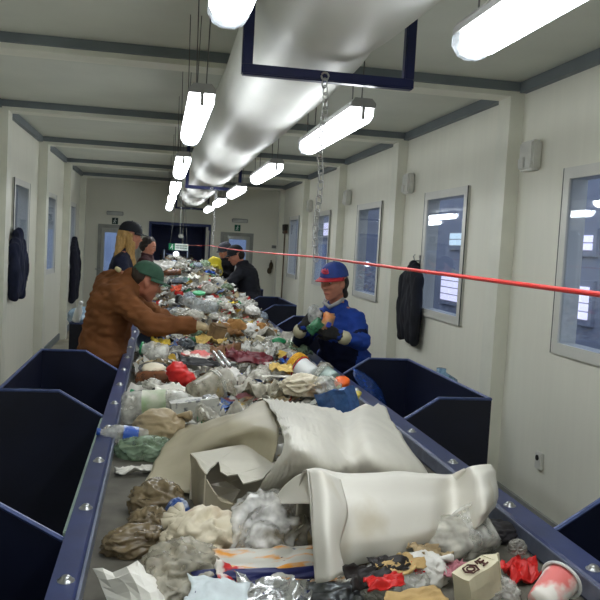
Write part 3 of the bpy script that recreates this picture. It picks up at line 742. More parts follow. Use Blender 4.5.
def crump(w, h, n, amp, seed, freq=3.2, fold=.0, curl=0.0, under=None):
    """a crumpled sheet of w x h"""
    bm = BM(); G = []; sd = V((seed*3.1, seed*1.7, seed*.9))
    for i in range(n+1):
        row = []
        for j in range(n+1):
            x, y = (i/n-.5), (j/n-.5); q = V((x*freq, y*freq, 0))+sd
            z = (abs(noise.noise(q))*1.5+.6*abs(noise.noise(q*2.1))+.3*noise.noise(q*4.3)-.6)*amp
            ex = noise.noise(q*.8+V((4, 4, 0)))*.25+noise.noise(q*2.2+V((7, 1, 0)))*.08; ey = noise.noise(q*.8+V((9, 2, 0)))*.25+noise.noise(q*2.2+V((1, 8, 3)))*.08
            z += curl*(x*x+y*y)*2*(1 if noise.noise(sd+V((x, y, 3))) > -.2 else -.6)
            row.append(bm.verts.new(((x+ex*.6)*w, (y+ey*.6)*h, z)))
        G.append(row)
    for A, B in zip(G, G[1:]):
        for k in range(n): bm.faces.new((A[k], A[k+1], B[k+1], B[k]))
    thicken(bm, .0025, under)
    return bm
ORANGE = mat('orange_print', (226, 122, 44), .4, 0, .1, 12, 0, .5, (236, 196, 150)); GREENP = mat('green_plastic', (38, 134, 84), .35)
bm = BM(); box(bm, -.045, .045, -.02, .02, -.06, .06, 0, .012); bmesh.ops.subdivide_edges(bm, edges=bm.edges[:], cuts=2)
for v in bm.verts: v.co += V((noise.noise(v.co*22), noise.noise(v.co*22+V((5, 0, 0))), noise.noise(v.co*22+V((0, 5, 0)))))*.012
q = link('orange_pouch', bm, ORANGE, o, True); q.location = (.035, -.03, .02); q.rotation_euler = (.15, .25, .5)
bm = BM(); box(bm, -.02, .02, -.0275, -.018, -.035, .0, 0, .004); z = link('blue_print', bm, mat('blue_print', (60, 80, 190), .4), q)
bm = BM(); lathe(bm, [(0, 0), (.035, 0), (.037, .01), (.036, .11), (.034, .11), (.034, .012), (0, .012)], 16)
for v in bm.verts: v.co.x *= 1+.25*noise.noise(v.co*20); v.co.y *= .7
q = link('green_bottle_half', bm, film('green_film', (70, 134, 96), .75), o, True); q.location = (-.08, -.02, -.05); q.rotation_euler = (.5, .7, .2)
bm = BM(); ball(bm, (0, 0, 0), (.05, .035, .07), 3)
for v in bm.verts: v.co *= 1.1-.5*abs(noise.noise(v.co*22))
q = link('clear_sleeve', bm, film('clear_film', (222, 224, 222), .45), o, True); q.location = (-.045, 0, .055); q.rotation_euler = (.2, -.4, .3)

# ---- simpler figures farther down the belt, same build
def standing(Y, hd, nk, chs, wst, shR, shL, elR, wrR, elL, wrL, look, mats, label, toe, fem=False, hs=1.0, dz=0, face=True, **kw):
    g = lambda p, dy=0: aY(p[0], p[1], Y+dy)
    t = V(toe).normalized(); rg = V((t.y, -t.x, 0))
    J = dict(head=g(hd), look=V(look), hs=hs, neck=g(nk), chest=g(chs), waist=g(wst), shR=g(shR[:2], shR[2]), shL=g(shL[:2], shL[2]),
             elR=g(elR[:2], elR[2]), wrR=g(wrR[:2], wrR[2]), elL=g(elL[:2], elL[2]), wrL=g(wrL[:2], wrL[2]), curl=.7, hem=.1, toe=t)
    for s in 'RL':
        d = (J['wr'+s]-J['el'+s]).normalized(); J['hd'+s] = d; J['hn'+s] = V((0, 0, -1)) if abs(d.z) < .8 else t; J['hs'+s] = 1 if s == 'R' else -1
    w = J['waist']; pel = V((w.x, w.y, min(.95, w.z-.1))); J['pel'] = pel
    J['hipR'] = pel+rg*.1; J['hipL'] = pel-rg*.1
    for s in 'RL':
        h = J['hip'+s]; J['kn'+s] = V((h.x, h.y, h.z*.53)); J['an'+s] = V((h.x, h.y, .09))
    r_, P, kid = person(J, mats, label, fem=fem, face=face, vox=.012, jack_vox=.015, **kw)
    return r_, P, kid, J
CAPD = mat('dark_cap_cloth', (26, 28, 34), .8)
# man in black, beyond the third bin
_, P, kid, J = standing(10.35, (235.5, 256), (243, 264.5), (247, 276), (250, 292), (241, 272, -.16), (247, 268, .2), (228, 285, -.3), (214, 285, -.3), (230, 282, .2), (219, 284, .1),
    (-.86, -.18, -.36), dict(jacket=mat('black_jacket', (26, 28, 38), .8, 0, .2, 12), trousers=mat('tan_trousers', (112, 88, 62), .9), glove=TANG), 'person in a black jacket and dark cap leaning over the far belt with tan gloves', (-1, -.1, 0), hs=1.02)
cap(P, kid, 1.02, CAPD, CAPD, frame(J['look']), .062, brim_len=.05)
hair(kid, [(P(-.05, 0, 0), .08), (P(-.03, .066, 0), .024), (P(-.03, -.066, 0), .024)], mat('dark_hair', (36, 28, 26)))
bm = BM(); cp = P(.02, .03, -.13); tube(bm, [cp, cp+V((-.02, -.05, -.09)), cp+V((-.02, -.06, -.16))], [.02, .018, .008], 8); kid(link('scarf', bm, mat('grey_scarf', (164, 166, 166)), None, True))
# second worker in black with yellow gloves
_, P, kid, J = standing(11.15, (225, 252), (226, 261), (227, 270), (231, 286), (219, 266, -.12), (232, 265, .15), (216, 274, -.35), (215.5, 269, -.45), (226, 277, -.2), (218, 272, -.35),
    (-.75, -.55, -.3), dict(jacket=BLACKCLOTH, trousers=BLACKCLOTH, glove=mat('yellow_glove', (216, 204, 60), .7)), 'person in black with a dark cap and bright yellow gloves behind the man in black', (-.9, -.4, 0), hs=1.0)
cap(P, kid, 1.0, mat('grey_black_cap', (44, 46, 54), .8), CAPD, frame(J['look']), .062, brim_len=.045)
hair(kid, [(P(-.05, 0, 0), .08), (P(-.03, .066, 0), .024), (P(-.03, -.066, 0), .024)], mat('dark_hair', (36, 28, 26)))
bm = BM(); ball(bm, (0, 0, 0), (.085, .05, .11), 3)
for v in bm.verts: v.co *= 1+.3*noise.noise(v.co*14)
o = link('yellow_bag', bm, mat('yellow_plastic', (222, 206, 52), .5, 0, .12, 10), None, True); o.location = aY(214.5, 268, 10.75); o.scale = (1.4, 1.3, 1.4); tag(o, 'crumpled yellow plastic held over the heap by the person with yellow gloves', 'bag')
# blond woman in navy with a dark cap, behind the man in brown
_, P, kid, J = standing(7.9, (131, 236.5), (126.5, 252), (123, 268), (120, 288), (121, 261, -.18), (120, 256, .2), (126, 282, -.25), (143, 281, -.2), (128, 278, .25), (142, 280, .2),
    (.9, .3, -.12), dict(jacket=mat('navy_fleece', (24, 28, 50), .9, 0, .2, 14), trousers=NAVYCLOTH, glove=TANG), 'person with long blond hair, dark cap and navy fleece behind the man in brown', (.9, .3, 0), fem=True, hs=1.06)
cap(P, kid, 1.06, CAPD, CAPD, frame(J['look']), .06, brim_len=.06)
BLOND = mat('blond_hair', (176, 140, 84), .55, 0, .3, 60, .1, .4, stretch=(4, 4, .4))
hair(kid, [(P(-.05, 0, .0), .088), (P(-.085, .01, -.03), .06, P(-.09, .02, -.2), .045), (P(-.03, .07, -.0), .035, P(-.02, .085, -.2), .028), (P(.0, .08, -.06), .022, P(.05, .085, -.28), .018), (P(-.03, -.07, 0), .035, P(-.05, -.08, -.18), .03)], BLOND, .008, .012, 40)
# last worker, mostly hidden
_, P, kid, J = standing(10.7, (149, 247), (147, 257), (147, 268), (147, 286), (144, 262, -.15), (146, 261, .2), (150, 275, -.2), (158, 272, -.2), (150, 273, .2), (158, 271, .2),
    (.85, -.35, -.25), dict(jacket=mat('dark_maroon_jacket', (58, 26, 30), .85), trousers=BLACKCLOTH, glove=TANG), 'person with dark hair and a maroon jacket, half hidden beyond the blond person', (.9, -.1, 0), hs=.98)
hair(kid, [(P(-.03, 0, .055), (.1, .085, .085)), (P(-.06, 0, -.01), .078), (P(-.02, .07, .01), .03), (P(-.02, -.07, .01), .03)], mat('dark_hair', (36, 28, 26)))

# ================================================================ jackets on hooks
def hung_jacket(side, y, ztop, zbot, wid, m, label, depth=.13, hood=False):
    xw = XR if side > 0 else XL
    o = empty('hanging_jacket', (xw, y, ztop)); tag(o, label, 'jacket', 'work jackets hung on the walls'); n = -side
    bm = BM(); H = ztop-zbot; d = depth
    hull(bm, [(V((n*d*.5, 0, -.06)), .045), (V((n*d*.55, -wid*.30, -.2*H)), .05), (V((n*d*.55, wid*.30, -.2*H)), .05), (V((n*d*.6, 0, -.25*H)), .065)])
    hull(bm, [(V((n*d*.55, -wid*.30, -.2*H)), .05), (V((n*d*.55, wid*.30, -.2*H)), .05), (V((n*d*.55, -wid*.36, -H+.06)), .05), (V((n*d*.55, wid*.36, -H+.1)), .05), (V((n*d*.75, 0, -H*.6)), .06)])
    for s in (-1, 1):
        capsule(bm, V((n*d*.6, s*wid*.33, -.24*H)), .06, V((n*d*.7, s*wid*.42, -.6*H)), .055); capsule(bm, V((n*d*.7, s*wid*.42, -.6*H)), .055, V((n*d*.65, s*wid*.38, -.93*H)), .045)
    if hood: ball(bm, (n*d*.55, 0, -.07), (.055, .1, .1), 3)
    q = fuse('coat', bm, m, o, .014, 3, folds(.02, 7, y, (1, 2.4, .5)))
    bm = BM(); tube(bm, [(0, 0, -.02), (n*.06, 0, -.025), (n*.075, 0, .02), (n*.06, 0, .035)], .007, 8); tube(bm, [(n*.004, 0, -.06), (n*.004, 0, .03)], .014, 8)
    link('hook', bm, STEEL, o, True)
    return o
hung_jacket(1, 7.18, 1.66, .83, .52, mat('black_work_jacket', (24, 26, 34), .85, 0, .25, 10, .08), 'black work jacket on a hook between two windows, behind the red cord')
hung_jacket(-1, 8.72, 1.72, .97, .60, mat('navy_work_jacket', (24, 30, 56), .85, 0, .25, 10, .08), 'navy work jacket with hood on a hook before the nearest window on its wall', hood=True)
hung_jacket(-1, 14.1, 1.70, .52, .75, mat('dark_long_coat', (22, 24, 40), .85, 0, .25, 10, .08), 'long dark coat hung beside the far window behind the man in brown', depth=.2)
# bluish plastic heaped in the bin behind the man in brown, a white bottle on it, and a water jug
PB = film('pale_blue_film', (150, 176, 196), .75)
for i, (dx, dy, s, l) in enumerate(((-.04, .06, .14, 'crumpled pale blue film on top of the bin behind the man in brown'), (.07, .2, .12, 'crumpled blue bag at the back of the bin behind the man in brown'))):
    bm = BM(); ball(bm, (0, 0, 0), (s, s*1.3, s*.6), 3)
    for v in bm.verts: v.co *= 1+.45*noise.noise(v.co*12+V((i, 0, 0)))
    o = link('crumpled_film', bm, (PB, mat('blue_bag_plastic', (66, 104, 160), .4, 0, .2, 9))[i], None, True); o.location = (-.48+dx, 6.15+dy, 1.07); tag(o, l, 'film')
bm = BM(); hull(bm, [(V((-.4, 6.45, .9)), .1), (V((-.4, 7.0, .9)), .1), (V((-.5, 6.3, .93)), .1)])
for v in bm.verts: v.co += V((0, 0, 1))*.05*noise.noise(v.co*9)
tag(link('waste_bag', bm, mat('grey_bag', (140, 146, 150), .5, 0, .2, 9), None, True), 'grey bag of waste filling the bin behind the man in brown', 'bag')
o = empty('white_bottle', (-.59, 6.0, 1.06), (.1, .25, 0)); tag(o, 'white plastic bottle leaning on the film behind the man in brown', 'bottle')
bm = BM(); lathe(bm, [(0, 0), (.028, 0), (.03, .01), (.028, .09), (.014, .12), (.014, .135), (0, .135)], 14); link('body', bm, mat('white_plastic', (222, 224, 222), .35), o, True)
bm = BM(); lathe(bm, [(0, .135), (.016, .135), (.016, .16), (0, .16)], 12); link('bottle_cap', bm, mat('white_plastic', (222, 224, 222)), o, True)
o = empty('water_jug', (2.05, 5.35, 0)); tag(o, 'pale blue water jug standing by the wall behind the big bin', 'jug')
bm = BM(); box(bm, -.17, .17, -.17, .17, 0, .42, 0, .01); link('stand', bm, mat('jug_stand', (60, 62, 66), .6), o)
bm = BM(); lathe(bm, [(0, .42), (.12, .42), (.135, .44), (.135, .6), (.128, .61), (.135, .62), (.135, .76), (.12, .81), (.05, .85), (.035, .86), (.035, .885), (0, .885)], 24); link('body', bm, film('jug_blue', (130, 170, 200), .6, .12), o, True)
# ================================================================ the waste on the belt
def sm(a, b, t): t = max(0, min(1, (t-a)/(b-a))); return t*t*(3-2*t)
def heap(x, y):
    """height of the bed of waste above the belt"""
    h = .02*sm(1.5, 2.2, y)+.05*sm(2.6, 4.2, y)+.07*sm(4.2, 5.6, y)+.17*sm(5.6, 7.4, y)+.13*sm(7.4, 9.6, y)
    c = .45-.12*sm(6, 9, y); w = .60
    e = max(0, 1-abs((x-.45)/.585)**3.2)
    pk = max(0, 1-((x-c)/.75)**2)
    base = h*(e**.75)*(.55+.45*pk)
    n = noise.noise(V((x*3.1, y*2.3, 1)))*.4+noise.noise(V((x*7, y*6, 4)))*.2
    left_bare = 1-(1-sm(.02, .16, x))*(1-sm(3.0, 3.8, y))
    near = sm(1.45, 1.75, y)
    return max(0, base*(1+n))*left_bare
# litter too fine to count: one object
LIT = [mat('litter_%s' % n, c, r, 0, .2, 18) for n, c, r in (('white', (214, 212, 204), .5), ('pale_grey', (176, 176, 170), .4), ('beige', (176, 160, 128), .7), ('brown', (110, 82, 56), .8),
      ('dark', (46, 42, 42), .7), ('red', (186, 52, 50), .5), ('blue', (70, 100, 160), .4), ('green', (52, 136, 88), .5), ('yellow', (208, 172, 70), .6), ('maroon', (96, 34, 42), .5), ('silver', (190, 192, 194), .25))]
LIT += [film('litter_clear_film', (200, 202, 196), .55), film('litter_smoky_film', (168, 160, 140), .6)]
WT = [20, 14, 9, 5, 5, 3.2, 2.6, 2.2, 2.8, 1.5, 3, 20, 9]
def bed():
    bm = BM(); nx, ny = 34, 300; G = []
    for j in range(ny+1):
        y = 1.5+14.6*j/ny; row = []
        for i in range(nx+1):
            x = BL+.005+(BR-BL-.01)*i/nx
            row.append(bm.verts.new((x, y, BZ-.012+heap(x, y)*.86)))
        G.append(row)
    for A, B in zip(G, G[1:]):
        for i in range(nx):
            f = bm.faces.new((A[i], A[i+1], B[i+1], B[i])); c = f.calc_center_median()
            q = noise.cell(V((c.x*11, c.y*7, 3))); f.material_index = [2, 1, 2, 3, 1, 0, 2, 4][int(abs(q)*7.99)]
    rr = random.Random(11)
    for k in range(9500):
        y = 1.7+14.2*rr.random()**1.25; x = BL+.03+(BR-BL-.06)*rr.random(); h = heap(x, y)
        if h < .022: continue
        if y < 3.2 and x < .25 and h < .03: continue
        s = rr.uniform(.012, .040)*(1+.03*y); mi = rr.choices(range(len(LIT)), WT)[0]
        Mx = Matrix.Translation((x, y, BZ+h*.9+rr.uniform(0, .025))) @ Matrix.Rotation(rr.random()*6.28, 4, 'Z') @ Matrix.Rotation(rr.uniform(-.9, .9), 4, 'X') @ Matrix.Rotation(rr.uniform(-.6, .6), 4, 'Y')
        G = []; a = rr.uniform(.6, 1.8)
        for i in range(5):
            row = []
            for j in range(4):
                q = V(((i/4-.5)*s*2*a, (j/3-.5)*s*1.6, 0)); nn = V((q.x*22+k, q.y*22, k*.37))
                q.z = noise.noise(nn)*s*.9; q.x += noise.noise(nn+V((3, 3, 0)))*s*.5; q.y += noise.noise(nn+V((0, 3, 9)))*s*.5
                row.append(bm.verts.new(Mx @ q))
            G.append(row)
        for A, B in zip(G, G[1:]):
            for i in range(3): bm.faces.new((A[i], A[i+1], B[i+1], B[i])).material_index = mi
    o = link('mixed_litter', bm, None, None, True, LIT)
    tag(o, 'thick bed of mixed household waste scraps spread along the sorting belt', 'litter', None, 'stuff')
bed()

# ---------------------------------------------------------------- builders of single pieces (each returns an object at the origin)
def crumple(bm, amp, fr, seed=0, flat=None):
    """folds with crisp ridges"""
    ax = V((math.cos(seed*2.1), math.sin(seed*2.1), .3*math.sin(seed))).normalized()
    for v in bm.verts:
        p = v.co; q = p*fr; w = V((noise.noise(q*.6), noise.noise(q*.6+V((5, 1, 0))), noise.noise(q*.6+V((2, 8, 4)))))
        q = (p-ax*p.dot(ax)*.55)*fr*1.15+V((seed*3.3, seed*1.9, seed))+w*.9
        k = (.40-1.25*abs(noise.noise(q))+.20-.65*abs(noise.noise(q*2.2))+.07*noise.noise(q*4.5))*amp
        v.co = p+p.normalized()*k
        if flat is not None and v.co.z < flat: v.co.z = flat+(v.co.z-flat)*.15
    return bm
def bag(name, rad, m, seed, amp=.35, fr=2.2, knot=True, knot_m=None, big_=True):
    bm = BM(); ball(bm, (0, 0, 0), 1, 5 if big_ else 4); crumple(bm, amp, fr, seed, -.45)
    for v in bm.verts: v.co = V((v.co.x*rad[0], v.co.y*rad[1], (v.co.z+.5)*rad[2]))
    o = link(name, bm, m, None, True)
    if knot:
        bm = BM(); a = seed*1.7; d = V((math.cos(a), math.sin(a), .5))
        b = V((rad[0]*.6*d.x, rad[1]*.6*d.y, rad[2]*1.1))
        for k in range(4):
            t = a+(k-1.5)*.4; e = V((math.cos(t)*rad[0]*.6, math.sin(t)*rad[1]*.6, rad[2]*(.25-.12*k)))
            tube(bm, [b, b+e*.4+V((0, 0, rad[2]*.1)), b+e], [rad[2]*.16, rad[2]*.09, rad[2]*.22], 7)
        link('tied_end', bm, knot_m or m, o, True)
    return o
def flat(name, w, h, m, seed, amp=.03, n=14, curl=.0, under=None):
    bm = crump(w, h, n, amp, seed, 2.6, 0, curl, 1 if under else None)
    return link(name, bm, m, None, True, [m, under] if under else [m])
def bottle(name, L_, r, m, capm, labm=None, dent=.0, seed=0, neck=.35, squash=1.0, capname='bottle_cap'):
    bm = BM(); prof = [(0, 0), (r*.75, 0), (r, .015)]
    for k in range(1, 10):
        z = .015+(L_*.62-.015)*k/9; prof.append((r*(1-.05*(k % 3 == 1)), z))
    prof += [(r*.92, L_*.70), (r*.62, L_*.82), (r*neck, L_*.90), (r*neck, L_*.95)]
    lathe(bm, prof, 18)
    def shape(v):
        q = V((v.co.x*18+seed*3, v.co.y*18, v.co.z*11)); k = 1+dent*noise.noise(q); v.co.x *= k; v.co.y *= k*squash
    for v in bm.verts: shape(v)
    o = link(name, bm, m, None, True)
    bm = BM(); lathe(bm, [(0, L_*.93), (r*(neck+.06), L_*.93), (r*(neck+.06), L_), (0, L_)], 14); link(capname, bm, capm, o)
    if labm:
        bm = BM(); lathe(bm, [(r*1.015, L_*.24), (r*1.015, L_*.34), (r*1.015, L_*.44), (r*1.015, L_*.52)], 18)
        for v in bm.verts: shape(v)
        link('label_band', bm, labm, o, True)
    return o
def carton(name, w, d, h, m, topm=None, seed=0, dent=.01, gable=True):
    bm = BM(); box(bm, -w/2, w/2, -d/2, d/2, 0, h)
    bmesh.ops.subdivide_edges(bm, edges=bm.edges[:], cuts=4, use_grid_fill=True)
    for v in bm.verts: v.co += V((noise.noise(v.co*16+V((seed, 0, 0))), noise.noise(v.co*16+V((0, seed, 5))), 0))*dent
    o = link(name, bm, m)
    if gable:
        bm = BM(); prism(bm, [(-d/2, h), (d/2, h), (.004, h+d*.45), (-.004, h+d*.45)], 'x', -w/2, w/2); box(bm, -w/2, w/2, -.003, .003, h+d*.43, h+d*.62); link('gable_top', bm, topm or m, o)
    return o
def tub(name, r1, r2, h, m, rimm, seed=0, ribs=0, wall=.004, dent=.0):
    bm = BM(); prof = [(0, 0), (r1, 0)]
    for k in range(1, 9): prof.append((r1+(r2-r1)*k/8, h*k/8))
    prof += [(r2-wall, h), (r1-wall, wall), (0, wall)]
    lathe(bm, prof, 24)
    if dent:
        for v in bm.verts: k = 1+dent*noise.noise(v.co*14+V((seed, 0, 0))); v.co.x *= k; v.co.y *= k*(1-dent)
    o = link(name, bm, m, None, True)
    bm = BM()
    for j in range(max(1, ribs)):
        tube(bm, [((r2+.003)*math.cos(a), (r2+.003)*math.sin(a), h-.004-.011*j) for a in [2*PI*k/26 for k in range(26)]], .005, 7, True)
    link('rim', bm, rimm, o, True)
    return o
def put(o, p, rot=(0, 0, 0), sc=None, label=None, cat=None, group=None):
    o.location = p; o.rotation_euler = rot
    if sc: o.scale = (sc, sc, sc) if not isinstance(sc, tuple) else sc
    if label: tag(o, label, cat, group)
    return o

# ---------------------------------------------------------------- colours of the waste
WHITEF = mat('white_foam_sheet', (226, 223, 214), .6, 0, .05, 5, .04, .25, (198, 188, 164), lo=.60, hi=.82)
RIBF = mat('ribbed_foam_sheet', (222, 219, 209), .6, 0, .05, 8, .04, .25)
BEIGEF = mat('beige_sheet_film', (176, 168, 144), .45, 0, .1, 6, .08, .4)
CLR = film('clear_bag_film', (236, 236, 230), .36, .18); MILK = film('milky_film', (222, 219, 208), .55, .2); SMOKE = film('smoky_brown_film', (136, 120, 92), .8, .22)
DIRTYCLR = film('dirty_clear_film', (202, 197, 180), .48, .2); GRNF = film('green_tint_film', (170, 194, 166), .45); BLUF = film('blue_tint_film', (178, 190, 204), .45)
WHITEP = mat('white_plastic', (222, 224, 222)); PAPER = mat('white_paper', (224, 222, 212), .7, 0, .06, 14); CARD = mat('tan_cardboard', (190, 160, 108), .8, 0, .14, 12)
RED = mat('red_plastic', (206, 38, 36), .4, 0, .12, 10); BLUE = mat('blue_plastic', (40, 84, 170), .35, 0, .1, 10); YEL = mat('yellow_plastic_tub', (224, 168, 36), .35); GREEN = mat('green_plastic', (38, 134, 84))
BLACK = mat('black_plastic', (28, 28, 30), .4); MAROON = mat('maroon_wrapper', (98, 30, 40), .35, 0, .2, 14, .1); FOIL = mat('crinkled_foil', (196, 198, 198), .25, .8, .2, 26, .3); ORNG = mat('orange_plastic', (240, 106, 40), .4)
NAVYP = mat('dark_blue_print', (34, 40, 92), .4); BRWN = mat('brown_wrapper', (112, 78, 50), .5, 0, .25, 14, .1); LBLUE = mat('pale_blue_pad', (206, 216, 220), .6, 0, .12, 22, .1)
PINKP = mat('pink_print', (226, 120, 116), .45, 0, .1, 9, 0, .4, (232, 226, 218), lo=.45, hi=.55); REDW = mat('red_white_print', (198, 50, 52), .45, 0, .1, 12, 0, .4, (226, 218, 210), lo=.46, hi=.54)
STAIN = mat('stained_film', (214, 204, 180), .45, 0, .1, 9, .12, .5, (150, 112, 66), lo=.5, hi=.72)
GREYCARD = mat('grey_white_board', (206, 202, 188), .7, 0, .06, 9); BOARDIN = mat('board_side', (176, 168, 148), .8, 0, .1, 9)
COLPK = mat('colourful_print', (196, 194, 184), .35, 0, .1, 9, 0, .5, (222, 150, 50), stretch=(1.2, 5, 1), lo=.50, hi=.62)

# ---------------------------------------------------------------- the big white sheets
base = [(316, 586), (330, 574), (352, 570), (388, 561), (426, 545), (456, 532), (480, 524), (496, 508)]
ridge = [(308, 471), (322, 470), (346, 474), (384, 474), (424, 474), (452, 474), (474, 468), (491, 466)]
fb = [az(x, y, .945 if i < 6 else 1.0) for i, (x, y) in enumerate(base)]
rg = [aY(x, y, fb[i].y+(.13 if i < 6 else .09)) for i, (x, y) in enumerate(ridge)]
BUL = [.02, .05, .065, .06, .055, .0, .045, .03]
m1 = [a.lerp(b, .35)+V((0, -BUL[i], 0)) for i, (a, b) in enumerate(zip(fb, rg))]; m2 = [a.lerp(b, .78)+V((0, -BUL[i]*.9, .0)) for i, (a, b) in enumerate(zip(fb, rg))]
bk1 = [b+V((0, .08, -.035)) for b in rg]; bk2 = [V((b.x, b.y+.17, max(.96, b.z-.2))) for b in rg]
big = sheet('foam_sheet', [fb, m1, m2, rg, bk1, bk2], 8, WHITEF, None, .004, .006, 7, lambda u, v, p: V((0, 0, 1))*.003*math.sin(v*34+u*5)+V((0, 1, .3))*.012*noise.noise(V((p.x*9, p.z*5, 2))))
tag(big, 'big white foam sheet rolled into a long hollow fold across the near belt', 'sheet')
y0 = fb[0].y
pts = [[(308, 470), (322, 470), (340, 479)], [(311, 500), (327, 498), (349, 512)], [(313, 540), (329, 536), (341, 545)], [(315, 583), (330, 580), (345, 573)]]
rws = [[aY(x, y, y0+(.12, .045, -.03, -.06)[i]-.04*(j == 1)+.02*(j == 2)) for j, (x, y) in enumerate(r)] for i, r in enumerate(pts)]
sheet('drooping_end', rws, 8, WHITEF, big, .003, .004, 9)
pts = [[(309, 471), (296, 476), (284, 486), (274, 498)], [(312, 486), (300, 488), (288, 494), (276, 501)], [(316, 504), (302, 503), (290, 503), (279, 504)]]
rws = [[aY(x, y, y0+.20-.03*i+.05*j) for j, (x, y) in enumerate(r)] for i, r in enumerate(pts)]
sheet('inner_fold', rws, 8, WHITEF, big, .003, .003, 9)
rws = [[(263, 398), (284, 401), (312, 404), (345, 411), (362, 405), (384, 405)],
       [(277, 418), (291, 423), (316, 427), (344, 432), (366, 424), (396, 426)],
       [(282, 447), (297, 450), (322, 453), (348, 456), (374, 446), (412, 450)],
       [(268, 474), (290, 474), (322, 474), (352, 474), (384, 470), (428, 473)],
       [(257, 493), (270, 494), (304, 482), (345, 488), (384, 488), (418, 486)]]
zz = [[1.13, 1.15, 1.13, 1.07, 1.10, 1.05], [1.18, 1.21, 1.18, 1.11, 1.14, 1.07], [1.16, 1.19, 1.17, 1.10, 1.13, 1.05], [1.08, 1.10, 1.10, 1.05, 1.07, .99], [1.0, 1.0, 1.0, .97, .96, .94]]
rws = [[az(p[0], p[1], z) for p, z in zip(r, q)] for r, q in zip(rws, zz)]
o = sheet('ribbed_sheet', rws, 10, RIBF, None, .004, .006, 8, lambda u, v, p: V((0, 0, 1))*(.0042*math.sin((u*1.0-v*.25)*150)*(1 if u < .6 else .15)+.014*noise.noise(V((p.x*7, p.y*11, 3)))))
tag(o, 'white ribbed foam sheet peaked behind the rolled sheet, reaching the rail on the woman\'s side', 'sheet')
rws = [[(144, 486), (151, 471), (160, 453), (172, 435), (186, 425)], [(170, 489), (176, 467), (184, 447), (196, 431), (212, 419)], [(194, 491), (203, 459), (213, 443), (226, 430), (237, 413)], [(222, 470), (236, 452), (248, 440), (256, 425), (262, 400)], [(262, 478), (270, 462), (277, 446), (279, 428), (276, 406)]]
zz = [[.91, .925, .945, .97, .98], [.915, .95, .99, 1.02, 1.04], [.92, .99, 1.05, 1.09, 1.1], [.97, 1.03, 1.08, 1.13, 1.13], [.98, 1.05, 1.10, 1.14, 1.14]]
rws = [[az(p[0], p[1], z) for p, z in zip(r, q)] for r, q in zip(rws, zz)]
tag(sheet('beige_film', rws, 8, BEIGEF, None, .003, .012, 9), 'dull beige plastic sheet sloping down to the bare belt beside the torn box', 'film')
# torn grey board box
def poly(name, pts, m, parent, th=.004):
    bm = BM(); f = bm.faces.new([bm.verts.new(p) for p in pts]); bmesh.ops.triangulate(bm, faces=[f]); bmesh.ops.subdivide_edges(bm, edges=bm.edges[:], cuts=2)
    for v in bm.verts: v.co += V((noise.noise(v.co*14), noise.noise(v.co*14+V((3, 0, 0))), noise.noise(v.co*14+V((0, 5, 0)))))*.004
    thicken(bm, th); o = link(name, bm, m); return under(o, parent)
o = empty('torn_box', az(215, 500, .905)); tag(o, 'torn greyish white cardboard box with ripped front under the beige and white sheets', 'box')
q = lambda x, y, z: az(x, y, z)
tl, tlb, tr, trb = q(206, 474, 1.05), q(192, 453, 1.05), q(243, 486, 1.05), q(278, 462, 1.05)
bl, blb, br, brb = V((tl.x, tl.y, .905)), V((tlb.x, tlb.y, .905)), V((tr.x, tr.y, .905)), V((trb.x, trb.y, .905))
poly('torn_top', [tlb, q(245, 444, 1.06), trb, q(262, 478, 1.05), q(243, 483, 1.04), q(238, 474, 1.05), q(228, 476, 1.045), q(221, 472, 1.05), q(218, 461, 1.06), q(210, 468, 1.055), tl], GREYCARD, o)
poly('side_panel', [tl, tlb, blb+V((.01, 0, 0)), bl], BOARDIN, o)
poly('front_panel', [bl, br, br.lerp(tr, .75), bl.lerp(br, .8)+V((0, 0, .09)), bl.lerp(br, .55)+V((0, 0, .075)), bl.lerp(br, .3)+V((0, 0, .095)), tl.lerp(bl, .12)], BOARDIN, o)
poly('back_panel', [blb, brb, trb, tlb], GREYCARD, o)
poly('inner_flap', [q(208, 484, .99), q(226, 481, 1.0), q(240, 490, .99), q(232, 503, .95), q(214, 497, .95)], GREYCARD, o)

# ---------------------------------------------------------------- pieces one can name, near to far
Z = .9
put(bag('brown_bag', (.075, .075, .06), SMOKE, 1, knot=False), az(156, 512, Z), (0, 0, .4), None, 'wet brown plastic bag lying topmost of three on the bare belt', 'bag')
put(bag('brown_bag', (.06, .05, .045), SMOKE, 2, knot=False), az(150, 533, Z), (0, 0, .2), None, 'small wet brown bag squeezed between two larger brown bags', 'bag')
put(bag('brown_bag', (.085, .05, .045), SMOKE, 3), az(138, 552, Z), (0, 0, .3), None, 'wet brown bag with pointed end nearest the rail on the bare belt', 'bag')
put(bag('blue_ball', (.036, .036, .05), mat('blue_white_speckle', (40, 74, 140), .4, 0, .1, 40, 0, .5, (190, 200, 215), lo=.5, hi=.6), 4, .12, 3, False), az(177, 524, Z), (0, 0, 0), None, 'crumpled blue and white ball beside the wet brown bags', 'wrapper')
put(bag('stained_bag', (.10, .085, .075), STAIN, 5, .4), az(203, 556, Z), (0, 0, .3), None, 'stained cream plastic bag in front of the torn box', 'bag')
put(bag('knotted_bag', (.15, .105, .095), film('white_clear_film', (242, 241, 237), .42, .14, 14, .7, .3), 6, .30, 1.6, False), az(266, 550, Z), (0, 0, 1.2), None, 'clear knotted plastic bag between torn box and rolled white sheet', 'bag')
put(flat('printed_packet', .30, .13, COLPK, 3, .02, 16, 0, NAVYP), az(276, 566, .96)+V((0, 0, .0)), (.35, 0, .22), None, 'long orange and yellow printed packet with dark blue underside', 'packet')
rws = [[az(93, 572, .94), az(112, 572, .965), az(137, 564, .99), az(146, 572, .98)], [az(98, 584, .93), az(118, 580, .97), az(140, 578, .985), az(158, 584, .96)], [az(106, 598, .92), az(128, 596, .95), az(150, 594, .965), az(166, 598, .94)], [az(112, 612, .91), az(134, 612, .93), az(155, 610, .94), az(172, 612, .92)]]
